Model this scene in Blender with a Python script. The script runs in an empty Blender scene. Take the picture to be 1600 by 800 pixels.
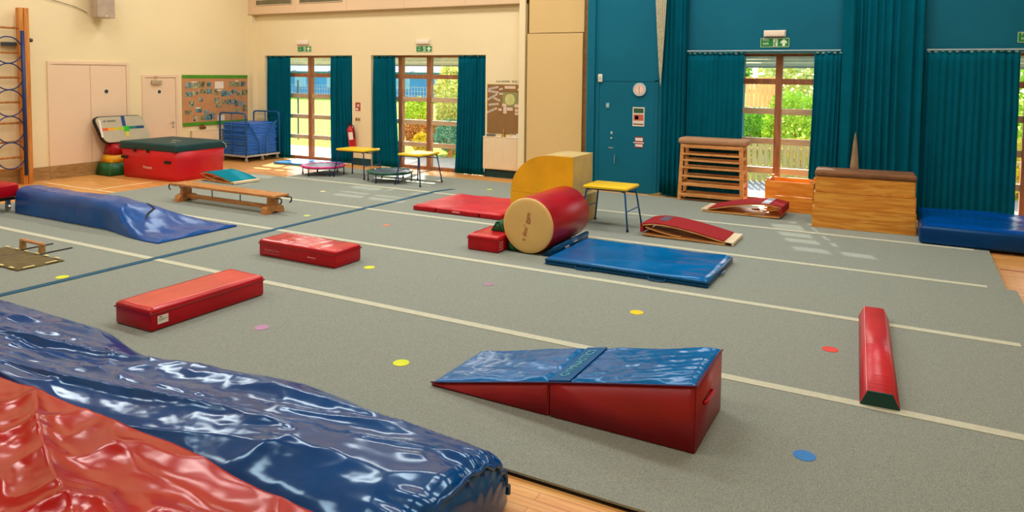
import bpy, bmesh, math, random
from mathutils import Vector, Matrix, noise
R = math.radians
S = bpy.context.scene
COL = S.collection

# ---------------------------------------------------------------- camera
YAW, PITCH, ROLL, FOC, CY = -0.501331, 0.0606607, 0.0103961, 1134.716, 184.07
fw = Vector((math.cos(PITCH)*math.sin(YAW), math.cos(PITCH)*math.cos(YAW), -math.sin(PITCH)))
rt = Vector((math.cos(YAW), -math.sin(YAW), 0)); up = rt.cross(fw)
r2 = rt*math.cos(ROLL)+up*math.sin(ROLL); u2 = up*math.cos(ROLL)-rt*math.sin(ROLL)
cd = bpy.data.cameras.new('camera'); cam = bpy.data.objects.new('camera', cd); COL.objects.link(cam)
m = Matrix((r2, u2, -fw)).transposed().to_4x4(); m.translation = Vector((0, 0, 2.2)); cam.matrix_world = m
cd.sensor_width = 36; cd.lens = FOC/1600*36; cd.shift_y = -(400-CY)/1600; cd.clip_end = 400; cd.clip_start = .05
S.camera = cam
S.view_settings.view_transform = 'Standard'; S.view_settings.look = 'None'
S.view_settings.exposure = 0.08; S.view_settings.gamma = 1.0; S.view_settings.use_curve_mapping = False

# ---------------------------------------------------------------- light
W = bpy.data.worlds.new('sky'); S.world = W; W.use_nodes = True
nt = W.node_tree; bg = nt.nodes['Background']
sky = nt.nodes.new('ShaderNodeTexSky'); sky.sky_type = 'NISHITA'; sky.sun_disc = False
sky.sun_elevation = R(32); sky.sun_rotation = R(-20); sky.air_density = 1.0; sky.dust_density = 1.5
nt.links.new(sky.outputs[0], bg.inputs[0]); bg.inputs[1].default_value = 0.6
sd = bpy.data.lights.new('sun', 'SUN'); sd.energy = 18.5; sd.angle = R(0.6); sd.color = (1, .93, .80)
so = bpy.data.objects.new('sun', sd); COL.objects.link(so)
so.rotation_euler = Vector((.354, -1, -.622)).to_track_quat('-Z', 'Y').to_euler()
def area(x, y, z, sx, sy, e, col=(1, .975, .93), tilt=0):
    d = bpy.data.lights.new('ceiling_lamp', 'AREA'); d.shape = 'RECTANGLE'; d.size = sx; d.size_y = sy; d.energy = e; d.color = col
    o = bpy.data.objects.new('ceiling_lamp', d); COL.objects.link(o); o.location = (x, y, z); o.rotation_euler = (tilt, 0, 0); return o
for lx in (-12.5, -8.5, -4.5, -0.5):
    for ly in (2.0, 7.0, 11.0):
        area(lx, ly, 5.85, 2.4, .9, 84 if ly > 3 else 60)

# ---------------------------------------------------------------- materials
def lin(c):
    return tuple((v/255/12.92 if v/255 <= .04045 else ((v/255+.055)/1.055)**2.4) for v in c)
MATS = {}
def mat(name, rgb, rough=.6, noise_amt=.06, scale=6, bump=0, bscale=40, metal=0, spec=.5, coat=0, kind='noise', rgb2=None, trans=0, dist=.01):
    if name in MATS: return MATS[name]
    m = bpy.data.materials.new(name); m.use_nodes = True; t = m.node_tree; b = t.nodes['Principled BSDF']
    c = lin(rgb)
    tc = t.nodes.new('ShaderNodeTexCoord'); n = t.nodes.new('ShaderNodeTexNoise'); n.inputs['Scale'].default_value = scale; n.inputs['Detail'].default_value = 4
    t.links.new(tc.outputs['Object'], n.inputs['Vector'])
    cr = t.nodes.new('ShaderNodeValToRGB'); t.links.new(n.outputs[0], cr.inputs[0])
    c2 = lin(rgb2) if rgb2 else tuple(min(1, v*(1+noise_amt*2)) for v in c)
    c1 = c if rgb2 else tuple(v*(1-noise_amt*2) for v in c)
    cr.color_ramp.elements[0].color = (*c1, 1); cr.color_ramp.elements[1].color = (*c2, 1)
    cr.color_ramp.elements[0].position = .3; cr.color_ramp.elements[1].position = .7
    t.links.new(cr.outputs[0], b.inputs['Base Color'])
    b.inputs['Roughness'].default_value = rough; b.inputs['Metallic'].default_value = metal
    b.inputs['Specular IOR Level'].default_value = spec; b.inputs['Coat Weight'].default_value = coat
    b.inputs['Coat Roughness'].default_value = .12
    b.inputs['Transmission Weight'].default_value = trans
    if bump:
        n2 = t.nodes.new('ShaderNodeTexNoise'); n2.inputs['Scale'].default_value = bscale; n2.inputs['Detail'].default_value = 5
        t.links.new(tc.outputs['Object'], n2.inputs['Vector'])
        bp = t.nodes.new('ShaderNodeBump'); bp.inputs['Strength'].default_value = bump; bp.inputs['Distance'].default_value = dist
        t.links.new(n2.outputs[0], bp.inputs['Height']); t.links.new(bp.outputs[0], b.inputs['Normal'])
    MATS[name] = m; return m
def crinkle(name, rgb, rgb2=None, rough=.2, amt=.5, dist=.03, sx=(1, 1, 1), scale=4, tint=None, spec=.5, distort=.25):
    """shiny vinyl with sharp drawn creases"""
    m = mat(name, rgb, rough, .08, 2.0, coat=.0, rgb2=rgb2, spec=spec); t = m.node_tree; b = t.nodes['Principled BSDF']
    if tint: b.inputs['Specular Tint'].default_value = (*tint, 1)
    tc = t.nodes.new('ShaderNodeTexCoord'); mp = t.nodes.new('ShaderNodeMapping'); mp.inputs['Scale'].default_value = sx
    t.links.new(tc.outputs['Object'], mp.inputs['Vector'])
    n = t.nodes.new('ShaderNodeTexNoise'); n.noise_type = 'RIDGED_MULTIFRACTAL'; n.inputs['Scale'].default_value = scale; n.inputs['Detail'].default_value = 3; n.inputs['Distortion'].default_value = distort
    t.links.new(mp.outputs[0], n.inputs['Vector'])
    bp = t.nodes.new('ShaderNodeBump'); bp.inputs['Strength'].default_value = amt; bp.inputs['Distance'].default_value = dist
    t.links.new(n.outputs[0], bp.inputs['Height']); t.links.new(bp.outputs[0], b.inputs['Normal'])
    return m
def wood(name, a, b_, scale=(1, 12, 12), rough=.4, plank=None):
    if name in MATS: return MATS[name]
    m = bpy.data.materials.new(name); m.use_nodes = True; t = m.node_tree; b = t.nodes['Principled BSDF']
    tc = t.nodes.new('ShaderNodeTexCoord'); mp = t.nodes.new('ShaderNodeMapping'); mp.inputs['Scale'].default_value = scale
    t.links.new(tc.outputs['Object'], mp.inputs['Vector'])
    n = t.nodes.new('ShaderNodeTexNoise'); n.inputs['Scale'].default_value = 1.6; n.inputs['Detail'].default_value = 5; n.inputs['Distortion'].default_value = 1.2
    t.links.new(mp.outputs[0], n.inputs['Vector'])
    cr = t.nodes.new('ShaderNodeValToRGB'); t.links.new(n.outputs[0], cr.inputs[0])
    cr.color_ramp.elements[0].color = (*lin(a), 1); cr.color_ramp.elements[1].color = (*lin(b_), 1)
    cr.color_ramp.elements[0].position = .38; cr.color_ramp.elements[1].position = .62
    out = cr.outputs[0]
    if plank:
        br = t.nodes.new('ShaderNodeTexBrick'); br.inputs['Scale'].default_value = 1; br.inputs['Brick Width'].default_value = plank[0]; br.inputs['Row Height'].default_value = plank[1]
        br.inputs['Mortar Size'].default_value = .0025; br.inputs['Color1'].default_value = (1, 1, 1, 1); br.inputs['Color2'].default_value = (.88, .82, .76, 1); br.inputs['Mortar'].default_value = (.55, .45, .38, 1)
        t.links.new(tc.outputs['Object'], br.inputs['Vector'])
        mx = t.nodes.new('ShaderNodeMix'); mx.data_type = 'RGBA'; mx.blend_type = 'MULTIPLY'; mx.inputs[0].default_value = 1
        t.links.new(out, mx.inputs[6]); t.links.new(br.outputs[0], mx.inputs[7]); out = mx.outputs[2]
    t.links.new(out, b.inputs['Base Color']); b.inputs['Roughness'].default_value = rough
    MATS[name] = m; return m
def glass(name='window_glass'):
    if name in MATS: return MATS[name]
    m = bpy.data.materials.new(name); m.use_nodes = True; t = m.node_tree
    for n in list(t.nodes):
        if n.type == 'BSDF_PRINCIPLED': t.nodes.remove(n)
    tr = t.nodes.new('ShaderNodeBsdfTransparent'); gl = t.nodes.new('ShaderNodeBsdfGlossy'); gl.inputs['Roughness'].default_value = .03
    fr = t.nodes.new('ShaderNodeFresnel'); fr.inputs[0].default_value = 1.45
    mx = t.nodes.new('ShaderNodeMixShader'); ge = t.nodes.new('ShaderNodeNewGeometry'); mt = t.nodes.new('ShaderNodeMath'); mt.operation = 'SUBTRACT'; mt.use_clamp = True
    t.links.new(fr.outputs[0], mt.inputs[0]); t.links.new(ge.outputs['Backfacing'], mt.inputs[1]); t.links.new(mt.outputs[0], mx.inputs[0]); t.links.new(tr.outputs[0], mx.inputs[1]); t.links.new(gl.outputs[0], mx.inputs[2])
    t.links.new(mx.outputs[0], t.nodes['Material Output'].inputs[0]); MATS[name] = m; return m
def translucent(name, rgb, fac=.5):
    m = bpy.data.materials.new(name); m.use_nodes = True; t = m.node_tree; b = t.nodes['Principled BSDF']; b.inputs['Base Color'].default_value = (*lin(rgb), 1)
    tr = t.nodes.new('ShaderNodeBsdfTransparent'); mx = t.nodes.new('ShaderNodeMixShader'); mx.inputs[0].default_value = fac
    t.links.new(tr.outputs[0], mx.inputs[1]); t.links.new(b.outputs[0], mx.inputs[2]); t.links.new(mx.outputs[0], t.nodes['Material Output'].inputs[0]); MATS[name] = m; return m

CREAM = mat('cream_paint', (240, 224, 180), .6, .015, .7, bump=.15, bscale=120, dist=.002)
CREAM2 = mat('cream_panel_paint', (222, 190, 128), .6, .02, .5)
DOORP = mat('door_paint', (238, 210, 178), .5, .01, 1)
WHITE = mat('white_plastic', (235, 225, 210), .45, .02)
TEALW = mat('teal_wall_paint', (0, 102, 128), .6, .04, .8, spec=.2)
TEALC = mat('teal_curtain_cloth', (0, 88, 108), .9, .05, 3, bump=.2, bscale=300, dist=.002, spec=.05)
CARP = mat('grey_carpet', (122, 130, 124), .95, .0, 150, bump=.7, bscale=220, dist=.005, spec=.05, rgb2=(168, 178, 168))
STRIP = mat('velcro_strip_cloth', (200, 204, 184), .9, .03, 20, spec=.1)
BSTRIP = mat('blue_strip_cloth', (52, 96, 122), .85, .08, 8, spec=.2)
FLOORM = wood('wood_floor', (226, 160, 84), (240, 186, 112), (1, 10, 1), .35, plank=(1.1, .075))
PINE = wood('pine_wood', (206, 128, 32), (232, 168, 68), (1.0, 9, 9), .45)
PINED = wood('orange_wood', (224, 128, 28), (244, 160, 52), (1.0, 9, 9), .45)
BEECH = wood('beech_wood', (196, 132, 70), (222, 164, 98), (2, 12, 12), .45)
BENCHW = wood('bench_wood', (170, 108, 52), (204, 142, 78), (2, 14, 14), .4)
FRAMEW = wood('window_frame_wood', (140, 88, 54), (168, 110, 72), (6, 6, 1), .5)
PALEW = wood('pale_rail_wood', (186, 158, 122), (204, 178, 140), (1, 6, 6), .5)
KICK = wood('kickboard_wood', (152, 116, 66), (176, 140, 88), (1, 2, 8), .5)
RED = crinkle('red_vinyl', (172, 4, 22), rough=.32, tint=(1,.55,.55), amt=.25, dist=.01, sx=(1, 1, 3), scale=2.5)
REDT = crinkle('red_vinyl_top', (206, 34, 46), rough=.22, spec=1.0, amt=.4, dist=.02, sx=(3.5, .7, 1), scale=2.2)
DRED = mat('dark_red_vinyl', (132, 4, 14), .4, .06, 3, bump=.1, bscale=8)
BLUE = crinkle('blue_vinyl', (0, 104, 176), rough=.2, tint=(.30,.68,1), amt=.5, dist=.03, sx=(2, 1, 1), scale=1.6)
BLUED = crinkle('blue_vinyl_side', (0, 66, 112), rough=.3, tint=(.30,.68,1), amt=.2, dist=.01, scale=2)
BLUEC = crinkle('blue_vinyl_cover', (4, 66, 146), (10, 84, 170), rough=.26, tint=(.30,.68,1), amt=.3, dist=.025, sx=(.8, 2.2, 1), scale=2.4)
BIGBLUE = crinkle('glossy_blue_cover', (0, 62, 130), (0, 76, 148), rough=.15, amt=.25, dist=.03, sx=(.4, 1.9, 1), scale=2.2, spec=.7, tint=(.45,.78,1))
BIGRED = crinkle('glossy_red_cover', (158, 6, 18), (180, 10, 22), rough=.17, amt=.3, dist=.03, sx=(.8, 1.5, 1), scale=2.4, tint=(1,.6,.6))
YEL = crinkle('yellow_vinyl', (236, 170, 0), rough=.4, amt=.3, dist=.02, sx=(1, 1, 2), scale=1.2)
BEIGE = mat('beige_suede', (198, 176, 116), .8, .05, 4)
LID = mat('cream_vinyl', (222, 186, 112), .5, .03, 3)
BRY = mat('bright_yellow_vinyl', (246, 206, 10), .35, .03, 5)
GREENV = mat('green_vinyl', (6, 96, 48), .4, .05)
DKGREEN = mat('dark_green_cloth', (0, 62, 66), .6, .08, 3)
REDBOX = mat('red_plastic', (206, 14, 32), .4, .05, 2)
BLUEM = mat('blue_metal', (0, 88, 150), .35, .05)
NAVY = mat('navy_metal', (20, 50, 110), .4, .05)
STEEL = mat('dark_steel', (74, 80, 90), .4, .05, metal=.6)
CHROME = mat('brushed_steel', (190, 196, 200), .3, .03, metal=.9)
BLACK = mat('black_rubber', (18, 18, 18), .7, .05)
BLACKE = mat('black_foam_edge', (16, 14, 10), .9, .05)
SUEDE = wood('suede_top', (112, 72, 40), (132, 88, 52), (3, 3, 3), .8)
SUEDEL = mat('pale_suede', (178, 136, 100), .85, .04)
CREAMW = mat('cream_plastic', (230, 212, 178), .5, .03)
REDC = mat('red_carpet_top', (158, 46, 50), .95, .08, 60, spec=.1)
TEALT = mat('teal_carpet_top', (0, 128, 150), .9, .05, 60, spec=.1)
GREENS = mat('sign_green', (0, 132, 62), .5, .02)
REDP = mat('extinguisher_red', (196, 20, 30), .3, .03)
MATB = crinkle('mat_stack_blue', (10, 96, 204), rough=.35, amt=.4, dist=.02, scale=5)

# ---------------------------------------------------------------- mesh helpers
def link(o, parent=None):
    COL.objects.link(o)
    if parent is not None: o.parent = parent
    return o
def mk(name, bm, m, parent=None, smooth=False, loc=None, rot=None):
    bmesh.ops.recalc_face_normals(bm, faces=bm.faces)
    me = bpy.data.meshes.new(name); bm.to_mesh(me); bm.free()
    if smooth:
        for p in me.polygons: p.use_smooth = True
    if not isinstance(m, (list, tuple)): m = [m]
    for k in m: me.materials.append(k)
    o = bpy.data.objects.new(name, me); link(o, parent)
    if loc: o.location = loc
    if rot: o.rotation_euler = rot
    return o
def rel(o, parent):  # parent keeping world coords when the parent empty sits at its location
    o.parent = parent; o.matrix_parent_inverse = parent.matrix_world.inverted() if False else Matrix.Translation(-parent.location) if parent.rotation_euler == (0, 0, 0) else parent.matrix_basis.inverted()
def tag(o, label, cat, group=None, kind=None):
    o['label'] = label; o['category'] = cat
    if group: o['group'] = group
    if kind: o['kind'] = kind
    return o
def thing(name, label, cat, loc=(0, 0, 0), rz=0, group=None):
    o = bpy.data.objects.new(name, None); o.empty_display_size = .1; link(o); o.location = loc; o.rotation_euler = (0, 0, rz)
    return tag(o, label, cat, group)
def struct(o): o['kind'] = 'structure'; return o
def BM(): return bmesh.new()
def box(bm, x0, y0, z0, x1, y1, z1, bev=0, seg=2, mi=0):
    r = bmesh.ops.create_cube(bm, size=1)
    M = Matrix.Translation(((x0+x1)/2, (y0+y1)/2, (z0+z1)/2)) @ Matrix.Diagonal((x1-x0, y1-y0, z1-z0, 1))
    bmesh.ops.transform(bm, matrix=M, verts=r['verts'])
    fs = {f for v in r['verts'] for f in v.link_faces}
    for f in fs: f.material_index = mi
    if bev:
        es = {e for v in r['verts'] for e in v.link_edges}
        bmesh.ops.bevel(bm, geom=list(es), offset=bev, segments=seg, affect='EDGES', profile=.5)
    return r['verts']
def prism(bm, pts, d0, d1, axis='y', mi=0):
    """polygon pts in the plane across axis, extruded d0..d1"""
    def P(a, b, d): return {'y': (a, d, b), 'x': (d, a, b), 'z': (a, b, d)}[axis]
    A = [bm.verts.new(P(a, b, d0)) for a, b in pts]; B = [bm.verts.new(P(a, b, d1)) for a, b in pts]
    fs = [bm.faces.new(A), bm.faces.new(B[::-1])]
    n = len(pts)
    for i in range(n): fs.append(bm.faces.new((A[i], A[(i+1) % n], B[(i+1) % n], B[i])))
    for f in fs: f.material_index = mi
    return fs
def tube(bm, pts, r, n=8, closed=False, cap=True):
    pts = [Vector(p) for p in pts]; rings = []; N = len(pts)
    prev = None
    for i, p in enumerate(pts):
        if closed: d = pts[(i+1) % N]-pts[i-1]
        else: d = pts[min(i+1, N-1)]-pts[max(i-1, 0)]
        d.normalize()
        if prev is None:
            a = Vector((0, 0, 1)) if abs(d.z) < .9 else Vector((1, 0, 0)); u = d.cross(a).normalized()
        else: u = (prev-d*prev.dot(d)).normalized()
        prev = u; v = d.cross(u)
        rr = r[i] if isinstance(r, (list, tuple)) else r
        rings.append([bm.verts.new(p+(u*math.cos(2*math.pi*k/n)+v*math.sin(2*math.pi*k/n))*rr) for k in range(n)])
    for i in range(N if closed else N-1):
        a, b = rings[i], rings[(i+1) % N]
        for k in range(n): bm.faces.new((a[k], a[(k+1) % n], b[(k+1) % n], b[k]))
    if cap and not closed: bm.faces.new(rings[0][::-1]); bm.faces.new(rings[-1])
def cyl(bm, c, r, h, axis='z', n=24, r2=None, bev=0):
    res = bmesh.ops.create_cone(bm, cap_ends=True, segments=n, radius1=r, radius2=r if r2 is None else r2, depth=h)
    M = Matrix.Identity(4)
    if axis == 'x': M = Matrix.Rotation(R(90), 4, 'Y')
    if axis == 'y': M = Matrix.Rotation(R(90), 4, 'X')
    bmesh.ops.transform(bm, matrix=Matrix.Translation(c) @ M, verts=res['verts']); return res['verts']
def fillet(pts, r, n=5):
    out = []
    for i, p in enumerate(pts):
        p = Vector(p)
        if i in (0, len(pts)-1): out.append(p); continue
        a, b = (Vector(pts[i-1])-p), (Vector(pts[i+1])-p); q = min(r, a.length*.45, b.length*.45)
        A, B = p+a.normalized()*q, p+b.normalized()*q
        for k in range(n+1):
            t = k/n; out.append(A*(1-t)**2+p*2*t*(1-t)+B*t*t)
    return out
def grid(bm, nx, ny, f, mi=0):
    V = [[bm.verts.new(f(i/nx, j/ny)) for j in range(ny+1)] for i in range(nx+1)]
    for i in range(nx):
        for j in range(ny):
            bm.faces.new((V[i][j], V[i+1][j], V[i+1][j+1], V[i][j+1])).material_index = mi
    return V
def text(s, size, m, parent=None, loc=(0, 0, 0), rot=(0, 0, 0), name='lettering', ext=.0008, align='CENTER', sx=1):
    c = bpy.data.curves.new(name, 'FONT'); c.body = s; c.size = size; c.extrude = ext; c.align_x = align; c.align_y = 'CENTER'
    o = bpy.data.objects.new(name+'_tmp', c); COL.objects.link(o); bpy.context.view_layer.update()
    me = bpy.data.meshes.new_from_object(o.evaluated_get(bpy.context.evaluated_depsgraph_get())); bpy.data.objects.remove(o); bpy.data.curves.remove(c)
    me.materials.clear(); me.materials.append(m); o = bpy.data.objects.new(name, me); link(o, parent); o.location = loc; o.rotation_euler = rot; o.scale = (sx, 1, 1); return o
def copy_tree(o, parent=None):
    c = o.copy(); COL.objects.link(c)
    if parent is not None: c.parent = parent
    for ch in [k for k in o.children]: copy_tree(ch, c)
    return c
def bx(name, m, d, parent=None, bev=0, smooth=False):
    bm = BM(); box(bm, *d, bev=bev); return mk(name, bm, m, parent, smooth)
def fbm(x, y, z=0, o=3):
    return noise.fractal(Vector((x, y, z)), 1.0, 2.0, o)
def ridge(x, y, z=0):
    return max(0, 1-abs(noise.noise(Vector((x, y, z))))*2)

FZ = -.035          # top of the wooden floor; carpet top is z = 0
XL, XR, YW, YF, ZC = -15.18, 4.2, 13.5, -2.6, 6.0
OPEN = [(-14.74, -11.80), (-11.22, -8.06)]      # recesses, cream hall
WIN3, WIN4 = (-2.7, -1.32), (.75, 3.6)
# ---------------------------------------------------------------- shell
struct(bx('floor', FLOORM, (XL-.2, YF-.2, FZ-.2, XR+.2, YW+.45, FZ)))
struct(bx('ceiling', CREAM, (XL-.2, YF-.2, ZC, XR+.2, YW+.5, ZC+.2)))
struct(bx('wall_left', CREAM, (XL-.3, YF-.2, FZ-.2, XL, YW+.45, ZC)))
struct(bx('wall_right', CREAM, (XR, YF-.2, FZ-.2, XR+.3, YW+.45, ZC)))
struct(bx('wall_front', CREAM, (XL, YF-.3, FZ-.2, XR, YF, ZC)))
bm = BM()   # cream window wall with two openings
HT = 2.60
xs = [XL, OPEN[0][0], OPEN[0][1], OPEN[1][0], OPEN[1][1], -5.5]
for a, b in ((xs[0], xs[1]), (xs[2], xs[3]), (xs[4], xs[5])): box(bm, a, YW, FZ-.2, b, YW+.45, HT)
box(bm, XL, YW, HT, -5.5, YW+.45, ZC)
struct(mk('wall_back', bm, CREAM))
bm = BM(); YT = 13.12
xs = [-5.5, WIN3[0], WIN3[1], WIN4[0], WIN4[1], XR]
for a, b in ((xs[0], xs[1]), (xs[2], xs[3]), (xs[4], xs[5])): box(bm, a, YT, FZ-.2, b, YW+.45, HT+.02)
box(bm, -5.5, YT, HT+.02, XR, YW+.45, ZC)
struct(mk('wall_teal', bm, TEALW))

# windows: wooden frames with transoms, mullions, panes
def window(n, x0, x1, mull, ybase, rails_pale=True, x_rail=None):
    w = thing('window_%d' % n, 'x', 'window', (0, 0, 0)); del w['label']; del w['category']; w['kind'] = 'structure'
    y0, y1 = ybase, ybase+.09
    bm = BM(); box(bm, x0, y0, FZ, x0+.07, y1, HT); box(bm, x1-.07, y0, FZ, x1, y1, HT)
    box(bm, x0, y0, HT-.05, x1, y1, HT+.0); box(bm, x0, y0, FZ, x1, y1, .04)
    for mx in mull: box(bm, mx-.055, y0-.01, FZ, mx+.055, y1+.01, HT-.05)
    mk('window_frame', bm, FRAMEW, w)
    bm = BM(); box(bm, x0+.07, y0-.005, 2.06, x1-.07, y1+.005, 2.16); mk('transom', bm, FRAMEW, w)
    for z in (1.58, 1.05, .53):
        bm = BM(); box(bm, x0+.07, y0+.01, z-.05, x1-.07, y1-.01, z+.055); mk('rail', bm, PALEW, w)
    edges = [x0]+list(mull)+[x1]
    for i in range(len(edges)-1):
        bm = BM(); box(bm, edges[i]+.05, y0+.035, .04, edges[i+1]-.05, y0+.043, HT-.05); mk('pane', bm, glass(), w)
        bm = BM(); cxx = (edges[i]+edges[i+1])/2
        tube(bm, [(cxx-.1, y0-.03, 2.17), (cxx-.1, y0-.03, 2.22), (cxx+.02, y0-.03, 2.22)], .008, 6); mk('latch', bm, STEEL, w)
    return w
window(1, -14.3, -11.86, (-13.36,), 13.70)
window(2, -11.16, -8.12, (-10.5, -9.69,), 13.70)
window(3, WIN3[0]-.4, WIN3[1]+.4, (-2.03,), 13.42)
window(4, WIN4[0], WIN4[1], (1.58, 2.6), 13.42)
for i, (a, b) in enumerate(((-14.74, -14.3), )):
    struct(bx('trim_%d' % (i+1), CREAM, (a, 13.7, FZ, b, 13.8, HT)))
# duct and panelling over the cream windows
bm = BM(); box(bm, XL, 13.36, 3.66, -7.0, YW, 4.6)
for x in (-15.02, -13.5, -11.85, -10.15, -8.5): box(bm, x-.008, 13.352, 3.67, x+.008, 13.362, 4.6)
struct(mk('trim_3', bm, mat('cream_duct_paint', (228, 198, 160), .55, .015, .7)))
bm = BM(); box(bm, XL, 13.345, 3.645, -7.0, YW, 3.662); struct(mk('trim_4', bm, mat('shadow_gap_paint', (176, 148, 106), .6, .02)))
def vent(x0, x1, z0, z1, label):
    t = thing('air_vent', label, 'vent', ((x0+x1)/2, 13.35, z0))
    w = (x1-x0)/2; h = z1-z0
    bm = BM(); box(bm, -w, -.012, 0, w, .008, .012); box(bm, -w, -.012, h-.012, w, .008, h); box(bm, -w, -.012, 0, -w+.012, .008, h); box(bm, w-.012, -.012, 0, w, .008, h); mk('frame', bm, CREAMW, t)
    bm = BM(); box(bm, -w, .0, 0, w, .008, h); mk('backing', bm, mat('vent_dark', (70, 66, 50), .8), t)
    bm = BM(); n = int(2*w/.035)
    for k in range(n): box(bm, -w+(k+.5)*2*w/n-.006, -.01, .01, -w+(k+.5)*2*w/n+.006, .0, h-.01)
    mk('louvre', bm, mat('vent_slat', (150, 138, 100), .6), t)
vent(-14.88, -13.62, 3.88, 4.02, 'long louvred air vent in the cream duct, nearest the left corner')
vent(-13.36, -11.98, 3.88, 4.02, 'long louvred air vent in the cream duct over the left window')
# pilaster and panel between the halls
struct(bx('trim_5', CREAM, (-7.14, 13.30, FZ, -7.0, YW, ZC)))
struct(bx('trim_6', mat('olive_gap_paint', (112, 100, 28), .7), (-7.0, 13.42, FZ, -6.9, YW, ZC)))
bm = BM(); box(bm, -6.93, 13.27, FZ, -5.70, YW, 3.02); box(bm, -6.90, 13.285, 3.035, -5.68, YW, ZC); struct(mk('trim_7', bm, CREAM2))
struct(bx('trim_8', wood('brown_edge', (120, 84, 40), (140, 100, 56)), (-5.70, 13.3, FZ, -5.56, YW, ZC)))
struct(bx('trim_9', mat('sage_paint', (128, 146, 96), .6), (-5.56, 13.16, FZ, -5.52, YW, ZC)))
bm = BM(); box(bm, -5.52, 13.08, FZ, -5.36, 13.14, ZC); struct(mk('trim_10', bm, TEALW))
# left wall trim
struct(bx('baseboard_left', KICK, (XL, YF, FZ, XL+.025, 11.34, .235)))
bm = BM(); box(bm, XL, 11.34, FZ, XL+.02, YW, .12); struct(mk('baseboard_corner', bm, KICK))
bm = BM()
for a, b in ((xs[0]-9.68, -14.74), (-11.80, -11.22), (-8.06, -7.14)):
    box(bm, max(a, XL), 13.47, FZ, b, YW, .13)
struct(mk('baseboard_back', bm, DKGREEN))
bm = BM(); box(bm, XL, 13.36, FZ, XL+.14, YW, 3.66); struct(mk('trim_11', bm, CREAM))   # boxed corner pipe
def door(n, y0, y1, z1, leaves, spot, handle, closer):
    d = thing('door_%d' % n, 'x', 'door', (XL, 0, 0)); del d['label']; del d['category']; d['kind'] = 'structure'
    bm = BM(); box(bm, 0, y0-.07, .235, .03, y0, z1+.06); box(bm, 0, y1, .235, .03, y1+.07, z1+.06); box(bm, 0, y0, z1, .03, y1, z1+.06)
    mk('door_frame', bm, DOORP, d)
    w = (y1-y0)/leaves
    for k in range(leaves):
        bm = BM(); box(bm, -.0, y0+k*w+.006, .24, .016, y0+(k+1)*w-.006, z1-.012); mk('leaf', bm, DOORP, d)
    for y, z in spot:
        bm = BM(); cyl(bm, (.018, y, z), .062, .006, 'x', 28); mk('round_sign', bm, WHITE, d)
        bm = BM(); cyl(bm, (.022, y, z), .042, .006, 'x', 28); mk('round_sign_centre', bm, mat('slate_disc', (58, 62, 60), .5), d)
    for y, z in handle:
        bm = BM(); cyl(bm, (.02, y, z), .035, .008, 'x', 20); tube(bm, fillet([(.02, y, z), (.07, y, z), (.07, y-.11, z)], .02), .01, 8)
        cyl(bm, (.02, y, z-.1), .022, .006, 'x', 16); mk('door_handle', bm, CHROME, d)
    if closer:
        bm = BM(); box(bm, .016, y0+.15, z1-.16, .07, y0+.40, z1-.07, .008); tube(bm, [(.06, y0+.25, z1-.07), (.10, y0+.18, z1+.02), (.03, y0+.3, z1+.03)], .008, 6); mk('door_closer', bm, mat('closer_grey', (184, 164, 134), .4), d)
    # kick plate
    bm = BM(); box(bm, 0, y0-.07, FZ, .032, y1+.07, .24); mk('kick_plate', bm, KICK, d)
door(1, 8.36, 9.96, 2.30, 2, [(9.50, 1.73)], [], False)
door(2, 10.40, 11.18, 2.03, 1, [(10.756, 1.70)], [(11.10, .97)], True)
bm = BM(); box(bm, XL+.0, 10.42, .24, XL+.017, 10.42, .25)
bm.free()

# ---------------------------------------------------------------- carpets
YB = [3.44, 5.32, 7.19, 9.06, 10.94, 12.74]
XRG = [1.14, 1.10, 1.05, .96, .96]; XLG = [-13.6, -12.9, -12.45, -12.42, -11.4]
rows = ['nearest the camera with its black edge showing', 'second row, under the big blue and red wedge', 'middle row, running under the blue panel mat', 'fourth row, running under the front of the wooden vault box', 'row along the windows, farthest from the camera']
rows[1] = 'second row, carrying the long red block with white print'; rows[3] = 'fourth row, under the springboard that slopes down to the right'
for i in range(5):
    c = thing('carpet_roll', 'grey gym carpet roll, '+rows[i], 'carpet', ((XLG[i]+XRG[i])/2, (YB[i]+YB[i+1])/2, FZ), group='carpet rolls laid side by side')
    cx, cy = c.location.x, c.location.y
    bm = BM(); box(bm, XLG[i]-cx, YB[i]-cy, .022, XRG[i]-cx, YB[i+1]-cy-.002, -FZ); mk('pile', bm, CARP, c)
    bm = BM(); box(bm, XLG[i]-cx+.004, YB[i]-cy+.004, 0, XRG[i]-cx-.004, YB[i+1]-cy-.006, .022); mk('foam_backing', bm, BLACKE, c)
    if i:
        t = bx('tape_strip', STRIP, (XLG[i]+.05, YB[i]-.045, .0005, XRG[i]-(.17 if i != 1 else .02), YB[i]+.045, .004))
        tag(t, ['', 'pale cloth strip nearest the camera, passing behind the big wedge', 'pale cloth strip passing along the front of the blue panel mat', 'pale cloth strip passing along the back of the blue panel mat', 'farthest pale cloth strip, passing the front of the wooden vaulting box'][i], 'tape', 'pale strips on the carpet seams')
bm = BM()
V = grid(bm, 60, 2, lambda u, v: (-7.67+(v-.5)*.10+.012*math.sin(u*9)+(0 if u < .96 else (u-.96)*3.2), 3.46+u*8.0, .0055+.0), 0)
for f in bm.faces: f.smooth = True
o = mk('tape_strip', bm, BSTRIP); md = o.modifiers.new('s', 'SOLIDIFY'); md.thickness = .005; md.offset = -1
tag(o, 'long blue cloth strip crossing the grey carpet from front to back', 'tape')
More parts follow.
